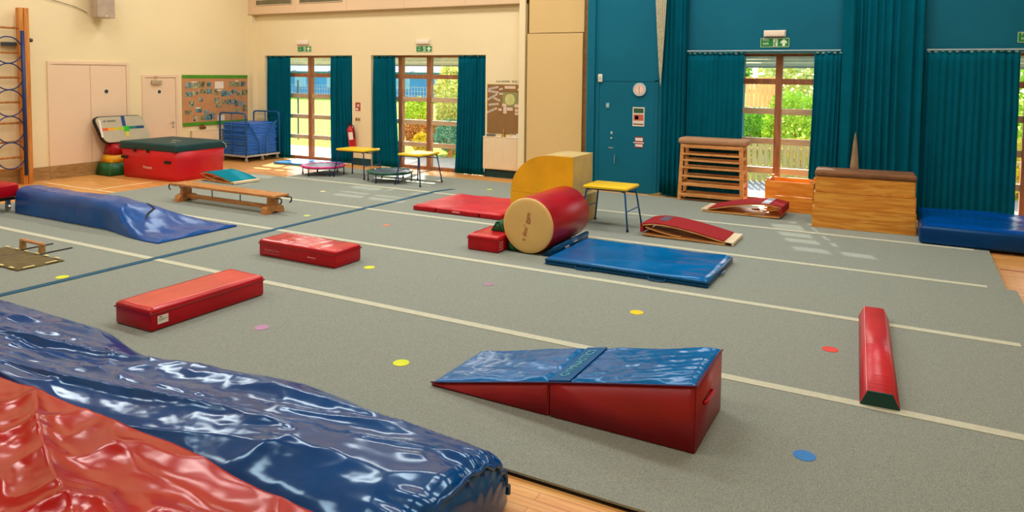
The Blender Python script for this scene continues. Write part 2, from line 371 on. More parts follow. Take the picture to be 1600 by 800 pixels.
# court lines on the wood
bm = BM(); box(bm, -14.9, 8.0, FZ, -12.5, 8.05, FZ+.0015); t = mk('court_line', bm, mat('court_white', (250, 226, 176), .5)); tag(t, 'pale painted court line along the wooden floor beside the long blue bag', 'floor marking', 'painted court lines')
bm = BM(); box(bm, -13.25, 8.0, FZ, -13.2, 9.2, FZ+.0018); t = mk('court_line', bm, mat('court_white', (250, 226, 176), .5)); tag(t, 'short pale painted court line meeting the red box front', 'floor marking', 'painted court lines')
bm = BM(); box(bm, 1.0, 10.12, FZ, 4.1, 10.16, FZ+.0015); t = mk('court_line', bm, mat('court_red', (150, 50, 30), .5)); tag(t, 'thin dark red court line on the wood at the right edge', 'floor marking')
# spots
def spot(x, y, rgb, label, r=.062):
    bm = BM(); cyl(bm, (0, 0, .0015), r, .003, 'z', 32); o = mk('marker_spot', bm, mat('spot_%d_%d_%d' % rgb, rgb, .6, .03, 8)); o.location = (x, y, 0); tag(o, label, 'floor marker', 'round marker spots on the carpet')
SY = (222, 236, 30)
spot(-7.80, 4.36, SY, 'lime yellow round spot beside the blue strip near the handstand blocks')
spot(-5.28, 6.32, SY, 'lime yellow round spot just right of the long low red block with print')
spot(-3.31, 4.33, SY, 'lime yellow round spot left of the big wedge')
spot(-2.15, 6.37, (240, 214, 20), 'golden yellow round spot in front of the blue panel mat')
spot(-.49, 6.29, (232, 70, 60), 'red round spot left of the red balance beam')
spot(-.46, 4.42, (40, 130, 210), 'blue round spot nearest the camera, right of the wedge')
spot(-4.81, 4.34, (182, 136, 178), 'mauve round spot right of the nearest red block')
spot(-3.79, 6.45, (160, 132, 156), 'faint purple round spot between red block and blue panel mat')
spot(-6.55, 8.22, (238, 128, 96), 'small orange round spot left of the red cylinder', .05)
spot(-8.02, 8.14, (216, 232, 120), 'pale lime round spot near the right end of the bench', .05)
spot(-9.42, 9.97, (235, 238, 170), 'pale round spot in the sun patch right of the bench', .05)
spot(-6.94, 11.81, (214, 222, 90), 'lime yellow round spot before the radiator under the paper board', .06)

# ---------------------------------------------------------------- foam blocks
def slab(name, x0, y0, x1, y1, h, top, side, bev=.02, parent=None, z0=0.003, seam=True, wr=.006):
    """upholstered block: side, slightly puffed top panel, seam piping"""
    t = parent
    bm = BM(); box(bm, x0, y0, z0, x1, y1, z0+h-.012, bev, 3); mk('body', bm, side, t, True).data
    bm = BM(); nx, ny = max(8, int((x1-x0)*40)), max(8, int((y1-y0)*40))
    def f(u, v):
        e = min(u*(x1-x0), (1-u)*(x1-x0), v*(y1-y0), (1-v)*(y1-y0)); k = min(1, e/.03)
        ax = fbm(x0+u*(x1-x0)*5+v*2, v*(y1-y0)*1.1+y0, 3) if (x1-x0) < (y1-y0) else fbm(x0+u*(x1-x0)*1.1, v*(y1-y0)*5+u*2+y0, 3)
        return (x0+u*(x1-x0), y0+v*(y1-y0), z0+h-.034+.034*(1-(1-k)**2)**.5+wr*ax*k)
    V = grid(bm, nx, ny, f); mk('top_cover', bm, top, t, True)
    if seam:
        bm = BM(); zz = z0+h-.05; b = .004
        tube(bm, [(x0-b, y0-b, zz), (x1+b, y0-b, zz), (x1+b, y1+b, zz), (x0-b, y1+b, zz)], .006, 6, closed=True); mk('seam_piping', bm, DRED if side is RED else side, t)
t = thing('foam_block', 'long low red vinyl block lying away from the camera, white label on its right side', 'gym block', (-5.74, 4.39, 0))
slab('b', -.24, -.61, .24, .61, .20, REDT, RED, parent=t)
bm = BM(); box(bm, .241, -.545, .055, .2435, -.445, .125); mk('care_label', bm, WHITE, t)
bm = BM(); box(bm, .2435, -.535, .092, .2445, -.455, .096); box(bm, .2435, -.535, .082, .2445, -.48, .085); box(bm, .2435, -.53, .108, .2445, -.50, .116); mk('label_print', bm, mat('label_ink', (60, 90, 60), .6), t)
t = thing('foam_block', 'long low red vinyl block lying across the carpet, with faint white print on its front', 'gym block', (-6.16, 6.29, 0))
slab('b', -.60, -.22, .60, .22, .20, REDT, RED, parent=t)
PRINT = mat('faded_print', (214, 120, 130), .6)
text('Activity Fun', .05, PRINT, t, (-.38, -.2225, .085), (R(90), 0, 0), name='printed_lettering')
bx('printed_line', PRINT, (-.52, -.223, .045, -.24, -.221, .049), t); bx('printed_line', PRINT, (.18, -.223, .075, .31, -.221, .088), t)
t = thing('foam_block', 'short dark red foam block partly behind the cylinder, dark lettering on its end', 'gym block', (-4.57, 7.90, 0))
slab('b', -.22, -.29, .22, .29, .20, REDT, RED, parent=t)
bm = BM()
for k in range(4): box(bm, .2215, -.26, .03+k*.03, .2235, -.16, .045+k*.03)
mk('printed_lettering', bm, PRINT, t)
# green prism standing on it
t = thing('foam_wedge', 'small green vinyl wedge standing on the short red block beside the cylinder', 'gym wedge', (-4.52, 7.98, .206))
bm = BM(); prism(bm, [(-.10, 0), (.10, 0), (.03, .13), (-.01, .13)], -.09, .09, 'y'); bmesh.ops.bevel(bm, geom=bm.edges[:], offset=.008, segments=2, affect='EDGES'); mk('cover', bm, GREENV, t, True)
bm = BM(); tube(bm, [(-.09, -.092, .004), (-.012, -.092, .122), (.03, -.092, .122), (.09, -.092, .004)], .003, 6); mk('piping', bm, DKGREEN, t)

# big wedge
t = thing('folding_wedge', 'large two-part foam wedge with blue top and dark red sides', 'gym wedge', (-1.02, 4.11, 0))
def wz(x):   # top height by local x (0 = tall end)
    a = -x/1.86
    return .415*(1-a)+.03*a + .03*math.sin(math.pi*a)*.4
def wsec(x0, x1, name, w=.66):
    bm = BM(); n = 14
    pts = [(x0, .003), (x1, .003)]+[(x1+(x0-x1)*k/n, wz(x1+(x0-x1)*k/n)-.008) for k in range(n+1)]
    prism(bm, pts, 0, w, 'y'); es = [e for e in bm.edges]
    bmesh.ops.bevel(bm, geom=es, offset=.006, segments=2, affect='EDGES'); return mk(name, bm, mat('deep_red_vinyl', (150, 4, 16), .38, .06, 3, bump=.1, bscale=6), t, True)
wsec(-1.86, -.946, 'thin_half'); wsec(-.938, 0, 'thick_half')
def wtop(x0, x1, name, s):
    bm = BM()
    def f(u, v):
        x = x0+(x1-x0)*u; y = .008+v*.644; e = min(u, 1-u, v, 1-v); k = min(1, e/.06)
        d = .010*ridge(u*2.0+v*5*(1 if s else -1.2)+s*9, v*1.6+s*3)+.008*fbm(u*5+s, v*5)
        return (x, y, wz(x)-.008+.014*k**.5+d*k)
    grid(bm, 90, 60, f); mk(name, bm, BLUE, t, True)
wtop(-1.85, -.95, 'top_panel', 1); wtop(-.80, -.01, 'top_panel', 0)
bm = BM(); prism(bm, [(-.95, wz(-.95)-.005), (-.80, wz(-.80)-.005), (-.80, wz(-.80)+.006), (-.95, wz(-.95)+.006)], .006, .654, 'y'); mk('hinge_flap', bm, mat('hinge_blue', (0, 92, 150), .5, .04, 4, spec=.2), t)
text('GYMNASTICS', .085, mat('flap_print', (90, 180, 210), .4), t, (-.875, .33, wz(-.875)+.009), (R(-11.3), 0, R(90)), name='printed_lettering')
bm = BM(); tube(bm, fillet([(.004, .17, .24), (.02, .18, .245), (.02, .36, .245), (.004, .37, .24)], .02), .013, 8); mk('handle', bm, RED, t, True)
bm = BM(); tube(bm, [(-1.86, -.003, .030)]+[(-1.86+1.86*k/12, -.003, wz(-1.86+1.86*k/12)-.006) for k in range(1, 13)], .005, 6); tube(bm, [(.003, 0, .405), (.003, .66, .405)], .005, 6); mk('seam_piping', bm, mat('purple_seam', (70, 20, 70), .5), t)

# cylinder
t = thing('foam_cylinder', 'large red vinyl roller with a cream round end and dark red lettering', 'gym roller', (-4.03, 7.78, .35))
RC = .345
bm = BM(); rings = []
prof = [(0.012, RC-.02), (.0, RC-.03)]
pr_ = [(.02, RC-.006), (.035, RC), (1.10, RC), (1.13, RC-.012), (1.14, RC-.04)]
V = []
for (yy, rr) in [(.018, RC-.012)]+pr_: V.append([bm.verts.new((rr*math.cos(a), yy, rr*math.sin(a))) for a in [2*math.pi*k/64 for k in range(64)]])
for i in range(len(V)-1):
    for k in range(64): bm.faces.new((V[i][k], V[i][(k+1) % 64], V[i+1][(k+1) % 64], V[i+1][k]))
bm.faces.new(V[0]); bm.faces.new(V[-1]); mk('cover', bm, RED, t, True).data.polygons[-1].use_smooth = False
bm = BM(); V = []
for (yy, rr) in [(.017, RC-.004), (.004, RC-.006), (-.006, RC-.02), (-.010, RC-.05), (-.012, RC*.5), (-.012, .02)]: V.append([bm.verts.new((rr*math.cos(a), yy, rr*math.sin(a))) for a in [2*math.pi*k/64 for k in range(64)]])
for i in range(len(V)-1):
    for k in range(64): bm.faces.new((V[i][k], V[i][(k+1) % 64], V[i+1][(k+1) % 64], V[i+1][k]))
bm.faces.new(V[-1]); mk('end_disc', bm, LID, t, True)
DR = mat('dark_red_ink', (150, 22, 14), .6)
text("s doc' gym", .085, DR, t, (-.015, -.0135, -.01), (R(90), R(-78), 0), name='printed_lettering')
text("www", .02, DR, t, (.035, -.0135, .09), (R(90), R(-78), 0), name='small_lettering')
# chocks that stop the cylinder
t = thing('foam_chock', 'slim blue vinyl chock wedged along the right side of the roller', 'gym wedge', (-3.765, 7.80, 0))
bm = BM(); prism(bm, [(.10, 0.003), (.12, .13), (.085, .14), (-.03, .03), (-.09, .003)], 0, 1.0, 'y'); bmesh.ops.bevel(bm, geom=bm.edges[:], offset=.006, segments=2, affect='EDGES'); mk('cover', bm, BLUED, t, True)
bx('care_label', WHITE, (.118, .25, .07, .124, .36, .085), t); bx('care_label', WHITE, (.118, .5, .09, .124, .62, .10), t)
t = thing('foam_chock', 'dark green vinyl chock low under the left side of the roller', 'gym wedge', (-4.285, 7.80, 0))
bm = BM(); prism(bm, [(-.04, .003), (.13, .003), (.02, .075), (-.04, .11)], 0.02, .9, 'y'); bmesh.ops.bevel(bm, geom=bm.edges[:], offset=.004, segments=2, affect='EDGES'); mk('cover', bm, GREENV, t, True)
bm = BM(); tube(bm, [(-.04, .018, .006), (.12, .018, .006), (.015, .018, .078)], .003, 6); mk('piping', bm, DKGREEN, t)

# yellow quadrant on its base
t = thing('foam_base_block', 'low beige foam block with a yellow front under the yellow quarter-round', 'gym block', (-4.72, 9.97, 0))
bm = BM(); box(bm, -.55, -.33, .003, .55, .38, .415, .01); mk('body', bm, BEIGE, t)
bm = BM(); box(bm, -.55, -.371, .004, .48, -.333, .4214); mk('front_panel', bm, YEL, t)
t = thing('foam_quadrant', 'tall yellow quarter-round foam shape with a beige side and top', 'gym shape', (-4.72, 9.97, .418))
def qp(ins=0):
    p = [(-.55+ins, ins)]; 
    for k in range(17):
        a = math.pi-math.pi/2*k/16; p.append((.10+(.65-ins)*math.cos(a), .02+(.565-ins)*math.sin(a)))
    p += [(.48-ins, .585-ins), (.48-ins, ins)]; return p
bm = BM(); prism(bm, qp(), -.355, .36, 'y'); mk('body', bm, BEIGE, t)
bm = BM(); prism(bm, qp(.004), -.372, -.352, 'y'); bmesh.ops.bevel(bm, geom=[e for e in bm.edges], offset=.004, segments=1, affect='EDGES'); mk('front_panel', bm, YEL, t)

# panel mats
t = thing('panel_mat', 'thin blue vinyl panel mat lying in front of the yellow-topped stool and roller', 'gym mat', (-2.70, 8.08, 0))
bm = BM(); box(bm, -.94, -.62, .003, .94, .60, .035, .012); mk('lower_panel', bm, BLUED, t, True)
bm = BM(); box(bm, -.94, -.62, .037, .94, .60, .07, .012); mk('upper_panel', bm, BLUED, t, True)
bm = BM()
def f(u, v):
    e = min(u*1.88, (1-u)*1.88, v*1.2, (1-v)*1.2); k = min(1, e/.05)
    return (-.94+.006+u*1.868, -.614+v*1.208, .060+.02*k**.5+(.009*ridge(u*1.5+v*1.6, v*2-u*1.0, 2)+.006*fbm(u*6, v*4))*k*(.5+u))
grid(bm, 120, 70, f); mk('top_cover', bm, BLUE, t, True)
for x in (-.55, .3):
    bm = BM(); tube(bm, fillet([(x, -.622, .04), (x+.02, -.65, .012), (x+.18, -.65, .012), (x+.2, -.622, .04)], .03), .008, 6); mk('carry_handle', bm, BLUED, t)
bm = BM(); tube(bm, fillet([(.942, -.1, .04), (.965, -.09, .035), (.965, .05, .035), (.942, .06, .04)], .02), .008, 6); mk('carry_handle', bm, BLUED, t)

t = thing('folding_mat', 'thin crimson three-panel folding mat left of the red roller', 'gym mat', (-6.13, 10.02, 0))
PINKR = crinkle('crimson_vinyl', (206, 28, 52), rough=.4, amt=.4, dist=.02, sx=(1, 2, 1), scale=2)
for a, b in ((-.80, -.375), (-.355, .425), (.445, .82)):
    bm = BM(); box(bm, a, -.65, .003, b, .68, .075, .012); mk('panel', bm, RED, t, True)
bm = BM()
def f(u, v):
    e = min(u*1.6, (1-u)*1.6, v*1.32, (1-v)*1.32); k = min(1, e/.05)
    return (-.795+u*1.61, -.645+v*1.32, .068+.016*k**.5+(.014*ridge(u*2.5+v*1.0, v*3-u*2.5, 5)+.005*fbm(u*6, v*9))*k)
grid(bm, 90, 70, f); mk('top_cover', bm, PINKR, t, True)
bm = BM(); box(bm, -.05, -.654, .035, .09, -.6515, .055); mk('care_label', bm, mat('pink_label', (240, 150, 150), .6), t)

# ---------------------------------------------------------------- red beam
t = thing('floor_beam', 'long narrow red vinyl floor beam with a dark green end', 'gym beam', (-.10, 5.33, 0), R(3.4))
bm = BM()
def tr(ins): return [(-.125+ins, .003), (.125-ins, .003), (.08-ins, .105-ins), (-.08+ins, .105-ins)]
prism(bm, tr(0), .01, 1.99, 'y'); bmesh.ops.bevel(bm, geom=bm.edges[:], offset=.006, segments=2, affect='EDGES'); mk('body', bm, crinkle('beam_red_vinyl', (214, 44, 60), rough=.35, amt=.5, dist=.012, sx=(.6, 5, 1), scale=3), t, True)
bm = BM(); prism(bm, tr(.004), -.002, .011, 'y'); mk('end_panel', bm, mat('beam_end_green', (0, 66, 56), .5), t)
bm = BM(); tube(bm, [(-.08, .0, .104), (-.08, 2.0, .104)], .003, 6); mk('seam_piping', bm, mat('pink_seam', (240, 170, 180), .4), t)

# ---------------------------------------------------------------- stools
def stool(label, loc, fx, fy, h, top, legm, rz=0):
    t = thing('nesting_stool', label, 'gym stool', loc, rz, None); tx, ty = fx-.03, fy-.03
    bm = BM(); box(bm, -tx, -ty, h-.045, tx, ty, h, .018, 3); mk('padded_top', bm, top, t, True)
    bm = BM(); box(bm, -tx+.03, -ty+.03, h-.062, tx-.03, ty-.03, h-.044); mk('board', bm, legm, t)
    for sx in (-1, 1):
        for sy in (-1, 1):
            bm = BM(); tube(bm, fillet([(sx*(tx-.10), sy*(ty-.05), h-.06), (sx*(tx-.045), sy*(ty-.04), h-.065), (sx*fx, sy*fy, .02)], .05), .0125, 8); l = mk('leg', bm, legm, t, True)
            bm = BM(); cyl(bm, (sx*fx, sy*fy, .016), .018, .03, 'z', 12); mk('rubber_foot', bm, BLACK, l)
    z1 = h*.45; k = .955-.0
    for sx in (-1, 1):
        q = tx-.045+(fx-tx+.045)*(1-z1/h); w = ty-.04+(fy-ty+.04)*(1-z1/h)
        bm = BM(); tube(bm, [(sx*q, -w, z1), (sx*q, w, z1)], .008, 6); mk('stretcher', bm, legm, t)
    z1 = h*.80; q = tx-.045+(fx-tx+.045)*.2; w = ty-.04+(fy-ty+.04)*.2
    bm = BM(); tube(bm, [(-q, w, z1), (q, w, z1)], .009, 6); mk('stretcher', bm, legm, t)
    return t
stool('yellow padded stool with bright blue steel legs behind the red roller', (-3.765, 9.90, 0), .365, .30, .61, BRY, BLUEM)
stool('yellow padded stool with dark blue legs straddling between the two round trampolines', (-10.14, 11.78, 0), .41, .29, .60, BRY, NAVY)
stool('pale sunlit yellow padded stool with dark legs, right of the green round trampoline', (-8.51, 11.70, 0), .30, .37, .62, BRY, NAVY)

# ---------------------------------------------------------------- trampettes
def trampoline(label, loc, r, h, rim, rz=0):
    t = thing('round_trampoline', label, 'trampoline', loc, rz)
    bm = BM(); N = 48
    V = []
    for (rr, zz) in ((r, h-.03), (r+.01, h-.01), (r-.005, h+.006), (r-.07, h+.008), (r-.085, h)):
        V.append([bm.verts.new((rr*math.cos(2*math.pi*k/N), rr*math.sin(2*math.pi*k/N), zz+.004*math.sin(k*2.1))) for k in range(N)])
    for i in range(4):
        for k in range(N): bm.faces.new((V[i][k], V[i][(k+1) % N], V[i+1][(k+1) % N], V[i+1][k]))
    mk('rim_cover', bm, rim, t, True)
    bm = BM(); cyl(bm, (0, 0, h-.006), r-.08, .006, 'z', 40); mk('jump_mat', bm, mat('jump_mat_cloth', (60, 78, 92), .4, .05), t)
    bm = BM(); tube(bm, [((r-.02)*math.cos(2*math.pi*k/32), (r-.02)*math.sin(2*math.pi*k/32), h-.035) for k in range(32)], .012, 6, closed=True); mk('frame_ring', bm, STEEL, t)
    for k in range(6):
        a = math.pi/6+k*math.pi/3; x, y = (r-.02)*math.cos(a), (r-.02)*math.sin(a)
        bm = BM(); tube(bm, [(x, y, h-.035), (x, y, .03)], .012, 8); l = mk('leg', bm, NAVY, t)
        bm = BM(); cyl(bm, (x, y, .018), .018, .034, 'z', 10); mk('rubber_foot', bm, BLACK, l)
trampoline('small round trampoline with a pink rim near the blue mat', (-11.02, 11.68, 0), .46, .20, mat('pink_rim', (214, 50, 128), .4, .05))
trampoline('small round trampoline with a dark green rim between the two yellow stools', (-9.22, 11.68, 0), .46, .21, mat('green_rim', (0, 84, 66), .4, .05))

# ---------------------------------------------------------------- springboards
def springboard(label, loc, rz, L, Wd, Hh, carpet, patch=None, wrap=True, tail=.0):
    t = thing('springboard', label, 'springboard', loc, rz)   # local x: 0 low end .. L high end
    def zt(x): a = x/L; return .035+(Hh-.035)*math.sin(min(1, a/.86)*math.pi/2)**1.15-(0 if a < .86 else (a-.86)*.22)
    n = 24; w = Wd/2
    bm = BM(); pts = [(k/n*L, zt(k/n*L)-.016) for k in range(n+1)]+[((n-k)/n*L, zt((n-k)/n*L)) for k in range(n+1)]; prism(bm, pts, -w, w, 'y'); mk('curved_board', bm, BEECH, t)
    bm = BM(); pts = [(k/n*L, zt(k/n*L)+.001) for k in range(2, n+1)]+[((n-k)/n*L, zt((n-k)/n*L)+.014) for k in range(n-1)]; prism(bm, pts, -w+.004, w-.004, 'y'); mk('carpet_top', bm, carpet, t)
    if wrap:
        bm = BM(); box(bm, L-.03, -w, zt(L)-.10, L+.012, w, zt(L)+.012, .006); mk('wrapped_end', bm, carpet, t)
    bm = BM(); box(bm, -.02, -w, .008, .09, w, .052, .004); mk('end_strip', bm, CREAMW, t)
    bm = BM(); prism(bm, [(0.0, .006), (.5*L, .012), (.8*L, .012), (L*.98, .02), (L*.98, .038), (.8*L, .032), (.5*L, .032), (0.0, .028)], -w, w, 'y'); mk('base_board', bm, BEECH, t)
    for s in (-1, 1):
        bm = BM(); pts = []
        m_ = 12
        for k in range(m_+1):
            a = k/m_; pts.append((L*(.55+.40*a), .034+(Hh-.10)*a**1.6))
        q = pts+[(x, z+.014) for x, z in pts[::-1]]; prism(bm, q, s*(w-.06)-.05, s*(w-.06)+.05, 'y'); mk('bent_spring', bm, BEECH, t)
    if patch:
        x = L*.80; bm = BM(); pts = [(x-.06, zt(x-.06)+.0145), (x+.06, zt(x+.06)+.0145), (x+.06, zt(x+.06)+.0165), (x-.06, zt(x-.06)+.0165)]; prism(bm, pts, patch[0]*w, patch[1]*w, 'y'); mk('patch', bm, patch[2], t)
    return t
springboard('red-topped wooden springboard sloping down to the right, behind the blue panel mat', (-1.95, 9.80, 0), R(180), 1.22, .62, .185, REDC, (-.75, .3, mat('slate_patch', (96, 84, 104), .8)))
springboard('red-topped wooden springboard sloping down to the left, before the open wooden frame', (-2.88, 12.02, 0), R(-2), 1.22, .60, .215, REDC, (-.95, .95, mat('pale_patch', (178, 188, 208), .7)))
springboard('teal-topped wooden springboard in front of the red box', (-11.36, 9.92, 0), R(176), 1.05, .60, .17, TEALT, None, wrap=False)

# ---------------------------------------------------------------- open bar frame
t = thing('bar_box', 'open wooden vaulting frame with horizontal bars and a padded suede top', 'vaulting box', (-2.985, 12.80, 0))
w0, w1, d0 = .54, .50, .17
for sx in (-1, 1):
    for sy in (-1, 1):
        bm = BM(); prism(bm, [(sx*w0-.03, .003), (sx*w0+.03, .003), (sx*w1+.03, 1.0), (sx*w1-.03, 1.0)], sy*d0-.022, sy*d0+.022, 'y'); mk('post', bm, BEECH, t)
for z in (.97, .83, .72, .59, .44, .30, .11):
    q = w0+(w1-w0)*z; hh = .02 if z not in (.30, .97, .11) else .035
    for sy in (-1, 1):
        bm = BM(); box(bm, -q, sy*d0-.028, z-hh, q, sy*d0+.028, z+hh*.6, .004); mk('bar', bm, BEECH, t)
for sx in (-1, 1):
    for z in (.95, .78, .55, .32, .1):
        q = w0+(w1-w0)*z; bm = BM(); box(bm, sx*q-.02, -d0, z-.03, sx*q+.02, d0, z+.03, .004); mk('end_bar', bm, BEECH, t)
bm = BM(); box(bm, -.58, -.20, 1.0, .60, .20, 1.11, .045, 4); mk('padded_top', bm, SUEDEL, t, True)

# open wooden box
t = thing('open_box', 'open-topped orange wooden box section under the bright window', 'vaulting box', (-1.67, 12.70, 0))
for z0, z1 in ((.003, .255), (.26, .49)):
    bm = BM()
    for (a, b, c, d) in ((-.37, -.29, .37, -.265), (-.37, .265, .37, .29), (-.37, -.265, -.345, .265), (.345, -.265, .37, .265)): box(bm, a, b, z0, c, d, z1)
    mk('box_section', bm, PINED, t)
for sx in (-1, 1):
    for sy in (-1, 1):
        bm = BM(); box(bm, sx*.335-.02, sy*.25-.02, .44, sx*.335+.02, sy*.25+.02, .535); mk('corner_peg', bm, BEECH, t)

# vault box
t = thing('vaulting_box', 'tall wooden vaulting box with a brown padded top standing before the teal curtain', 'vaulting box', (-.545, 11.72, 0), R(3.5))
zs = [.003, .30, .52, .75]
for k in range(3):
    a0, a1 = .665-.012*k, .665-.012*(k+1); bm = BM(); z0, z1 = zs[k], zs[k+1]-.005
    for sy in (-1, 1):
        prism(bm, [(-a0, z0), (a0, z0), (a1, z1), (-a1, z1)], sy*(.27-.02*k)-.012, sy*(.27-.02*k)+.012, 'y')
    for sx in (-1, 1): prism(bm, [(-.27+.02*k, z0), (.27-.02*k, z0), (.27-.02*(k+.8), z1), (-.27+.02*(k+.8), z1)], sx*(a0+a1)/2-.014, sx*(a0+a1)/2+.014, 'x')
    mk('box_section', bm, PINE, t)
bm = BM(); box(bm, -.66, -.27, .745, .66, .27, .835, .04, 4); mk('padded_top', bm, SUEDE, t, True)

# ---------------------------------------------------------------- blue crash mat right
t = thing('crash_mat', 'thick glossy blue crash mat at the right edge before the teal curtain', 'gym mat', (1.55, 11.72, 0))
bm = BM(); box(bm, -1.38, -.74, .003, 1.4, .86, .245, .05, 4); mk('body', bm, crinkle('crash_blue', (0, 54, 116), rough=.3, tint=(.30,.68,1), amt=.3, dist=.02, scale=1.5), t, True)
bm = BM()
def f(u, v):
    e = min(u*2.7, (1-u)*2.7, v*1.5, (1-v)*1.5); k = min(1, e/.12)
    return (-1.35+u*2.72, -.71+v*1.54, .232+.035*k**.6+(.02*ridge(u*1.5-v*.4, v*4, 8)+.012*fbm(u*4, v*5, 2))*k)
grid(bm, 100, 60, f); mk('top_cover', bm, crinkle('crash_top_blue', (0, 76, 168), rough=.2, tint=(.30,.68,1), amt=.4, dist=.03, sx=(.6, 2.5, 1), scale=1.4), t, True)
# flat blue mat at window 1
t = thing('flat_mat', 'thin blue mat lying on the floor under the left window', 'gym mat', (-12.85, 13.0, FZ), R(4))
bm = BM(); box(bm, -.62, -.42, .003, .85, .40, .05, .012); mk('body', bm, mat('pale_blue_vinyl', (50, 130, 196), .3, .05, 3), t, True)
bm = BM()
grid(bm, 20, 12, lambda u, v: (-.60+u*1.43, -.40+v*.78, .050+.006*math.sin(math.pi*u)*math.sin(math.pi*v)+.002*fbm(u*6, v*6))); mk('top_cover', bm, mat('pale_blue_vinyl', (50, 130, 196), .3, .05, 3), t, True)

# ---------------------------------------------------------------- bench
t = thing('gym_bench', 'long low wooden gym bench with metal hooks at both ends', 'bench', (-9.63, 8.04, 0), R(-.5))
bm = BM(); box(bm, -1.27, -.15, .262, 1.20, .15, .30, .006); mk('seat_plank', bm, BENCHW, t)
bm = BM(); box(bm, -1.1, -.03, .06, 1.0, .03, .12, .004); mk('lower_beam', bm, BENCHW, t)
for sx in (-1.06, 1.0):
    bm = BM(); prism(bm, [(-.09, .10), (.09, .10), (.08, .262), (-.08, .262)], sx-.035, sx+.035, 'x'); prism(bm, [(-.19, .003), (-.07, .003), (-.04, .03), (.04, .03), (.07, .003), (.19, .003), (.16, .10), (.09, .125), (-.09, .125), (-.16, .10)], sx-.06, sx+.06, 'x'); mk('leg', bm, BENCHW, t)
for sx in (-.40, .27):
    bm = BM(); cyl(bm, (sx, 0, .19), .009, .146, 'z', 8); mk('support_rod', bm, STEEL, t)
for s in (-1, 1):
    for y in (-.1, .1):
        bm = BM(); e = 1.20 if s > 0 else -1.27
        tube(bm, fillet([(e-s*.10, y, .255), (e+s*.10, y, .262), (e+s*.10, y, .20), (e+s*.06, y, .175)], .03), .012, 6); mk('hook', bm, STEEL, t)
for x in (-1.15, -1.02, 1.04):
    bm = BM(); cyl(bm, (x, .05, .302), .022, .004, 'z', 12); mk('bolt_plug', bm, LID, t)

# ---------------------------------------------------------------- sweeps for bagged mats
def sweep(name, x0, x1, nx, nt, prof, m, t, disp):
    bm = BM(); V = []
    for i in range(nx+1):
        x = x0+(x1-x0)*i/nx; row = []
        for j in range(nt+1):
            a = math.pi*j/nt; px, y, z = prof(x, a); d = disp(px, y, z, a); row.append(bm.verts.new((px, y+d*math.cos(a)*-1*.6, max(.002, z+d*math.sin(a)))))
        V.append(row)
    for i in range(nx):
        for j in range(nt): bm.faces.new((V[i][j], V[i+1][j], V[i+1][j+1], V[i][j+1]))
    for row in (V[0], V[-1]):
        try: bm.faces.new(row)
        except Exception: pass
    return mk(name, bm, m, t, True)
def sm(a, b, x): q = max(0, min(1, (x-a)/(b-a))); return q*q*(3-2*q)
def se(c, n): return math.copysign(abs(c)**(2/n), c)
# blue bag in the middle left
t = thing('bagged_mat', 'long blue vinyl bag lying on the carpet at the left, flattening at its right end', 'gym mat', (0, 0, 0))
def prof(x, a):
    s = sm(-9.75, -8.45, x); h = .375*(1-s)+.035*s+.008*math.sin(x*3)
    y0_, y1_ = 5.98-.17*s, 6.46+.58*s; w = (y1_-y0_)/2; yc = (y1_+y0_)/2; n = 4.4-1.2*s
    return (x, yc-w*se(math.cos(a), n), h*se(math.sin(a), n)+.004)
def disp(x, y, z, a):
    s = sm(-10.4, -9.0, x); return (.012+.028*s)*(ridge(x*1.3+y*1.5, y*2.0-x*.5, 1)-.4)+.012*fbm(x*2.5, y*3, z*3)
o = sweep('cover', -11.9, -8.28, 200, 70, prof, BLUEC, t, disp)
bm = BM(); tube(bm, [Vector(prof(-9.42+.5*k, 2.0-.75*k))+Vector((0, 0, .012)) for k in (0, .2, .4, .6, .8, 1)], [.003, .010, .018, .018, .012, .003], 8); mk('zip_opening', bm, BLACK, t)
bm = BM(); tube(bm, [(-8.285, 5.86+k*.11, .012) for k in range(11)], .01, 6); mk('hem', bm, BLUEC, t)

# giant blue cover, foreground
t = thing('mat_cover', 'huge glossy blue vinyl cover in the left foreground with a gathered round end', 'gym mat cover', (0, 0, 0))
XE = -1.84
def prof(x, a):
    s = sm(-5.6, -2.9, x)
    u = a/math.pi; yf = 2.33+u*(3.60-2.33-.17*sm(-6, -5, x)); zf = .33*(1-u)**.9+.012
    if u < .04: zf *= u/.04*.999+.001
    n = 3.4 if a < math.pi/2 else 2.2
    ee = sm(-3.4, -1.9, x); yt = (2.86-.12*ee)-(.54-.05*ee)*se(math.cos(a), n); zt = (.33+.02*sm(-3, -2, x))*se(math.sin(a), n)
    px = x
    if x > XE:      # gathered round end
        q = min(1, (x-XE)/.30); k = 1-.12*(q/.4)**2 if q < .4 else .88*(1-((q-.4)/.6))
        k = max(k, 0.0); yt = 2.74+(yt-2.74)*k; zt *= k+.0
        px = XE+(.10*(q/.4) if q < .4 else .10+.035*math.sin((q-.4)/.6*math.pi)*1.0)
    y = yf*(1-s)+yt*s; z = zf*(1-s)+zt*s
    return (px, y, z+.004)
def disp(x, y, z, a):
    s = sm(-5.6, -2.9, x); e = min(1, a/.3, (math.pi-a)/.35)
    w = y-.16*x            # folds run along the cover with a slight drift
    d = .052*(ridge(x*.26+1.7, w*2.6, 3)**3-.3)+.020*(ridge(x*.6-y*.5, w*5.0+.3*x, 7)**2-.3)+.010*(ridge(x*2.5, y*5, 2)**2-.3)*(1.7-s)+.004*fbm(x*5, y*8, 9)
    if x > XE-.25: d += .010*math.sin(a*19+x*5)*sm(XE-.25, XE, x)
    return d*(.2+.8*e)*(1.15-.25*s)
sweep('cover', -8.2, XE+.2995, 380, 130, prof, BIGBLUE, t, disp)
bm = BM(); pts = []
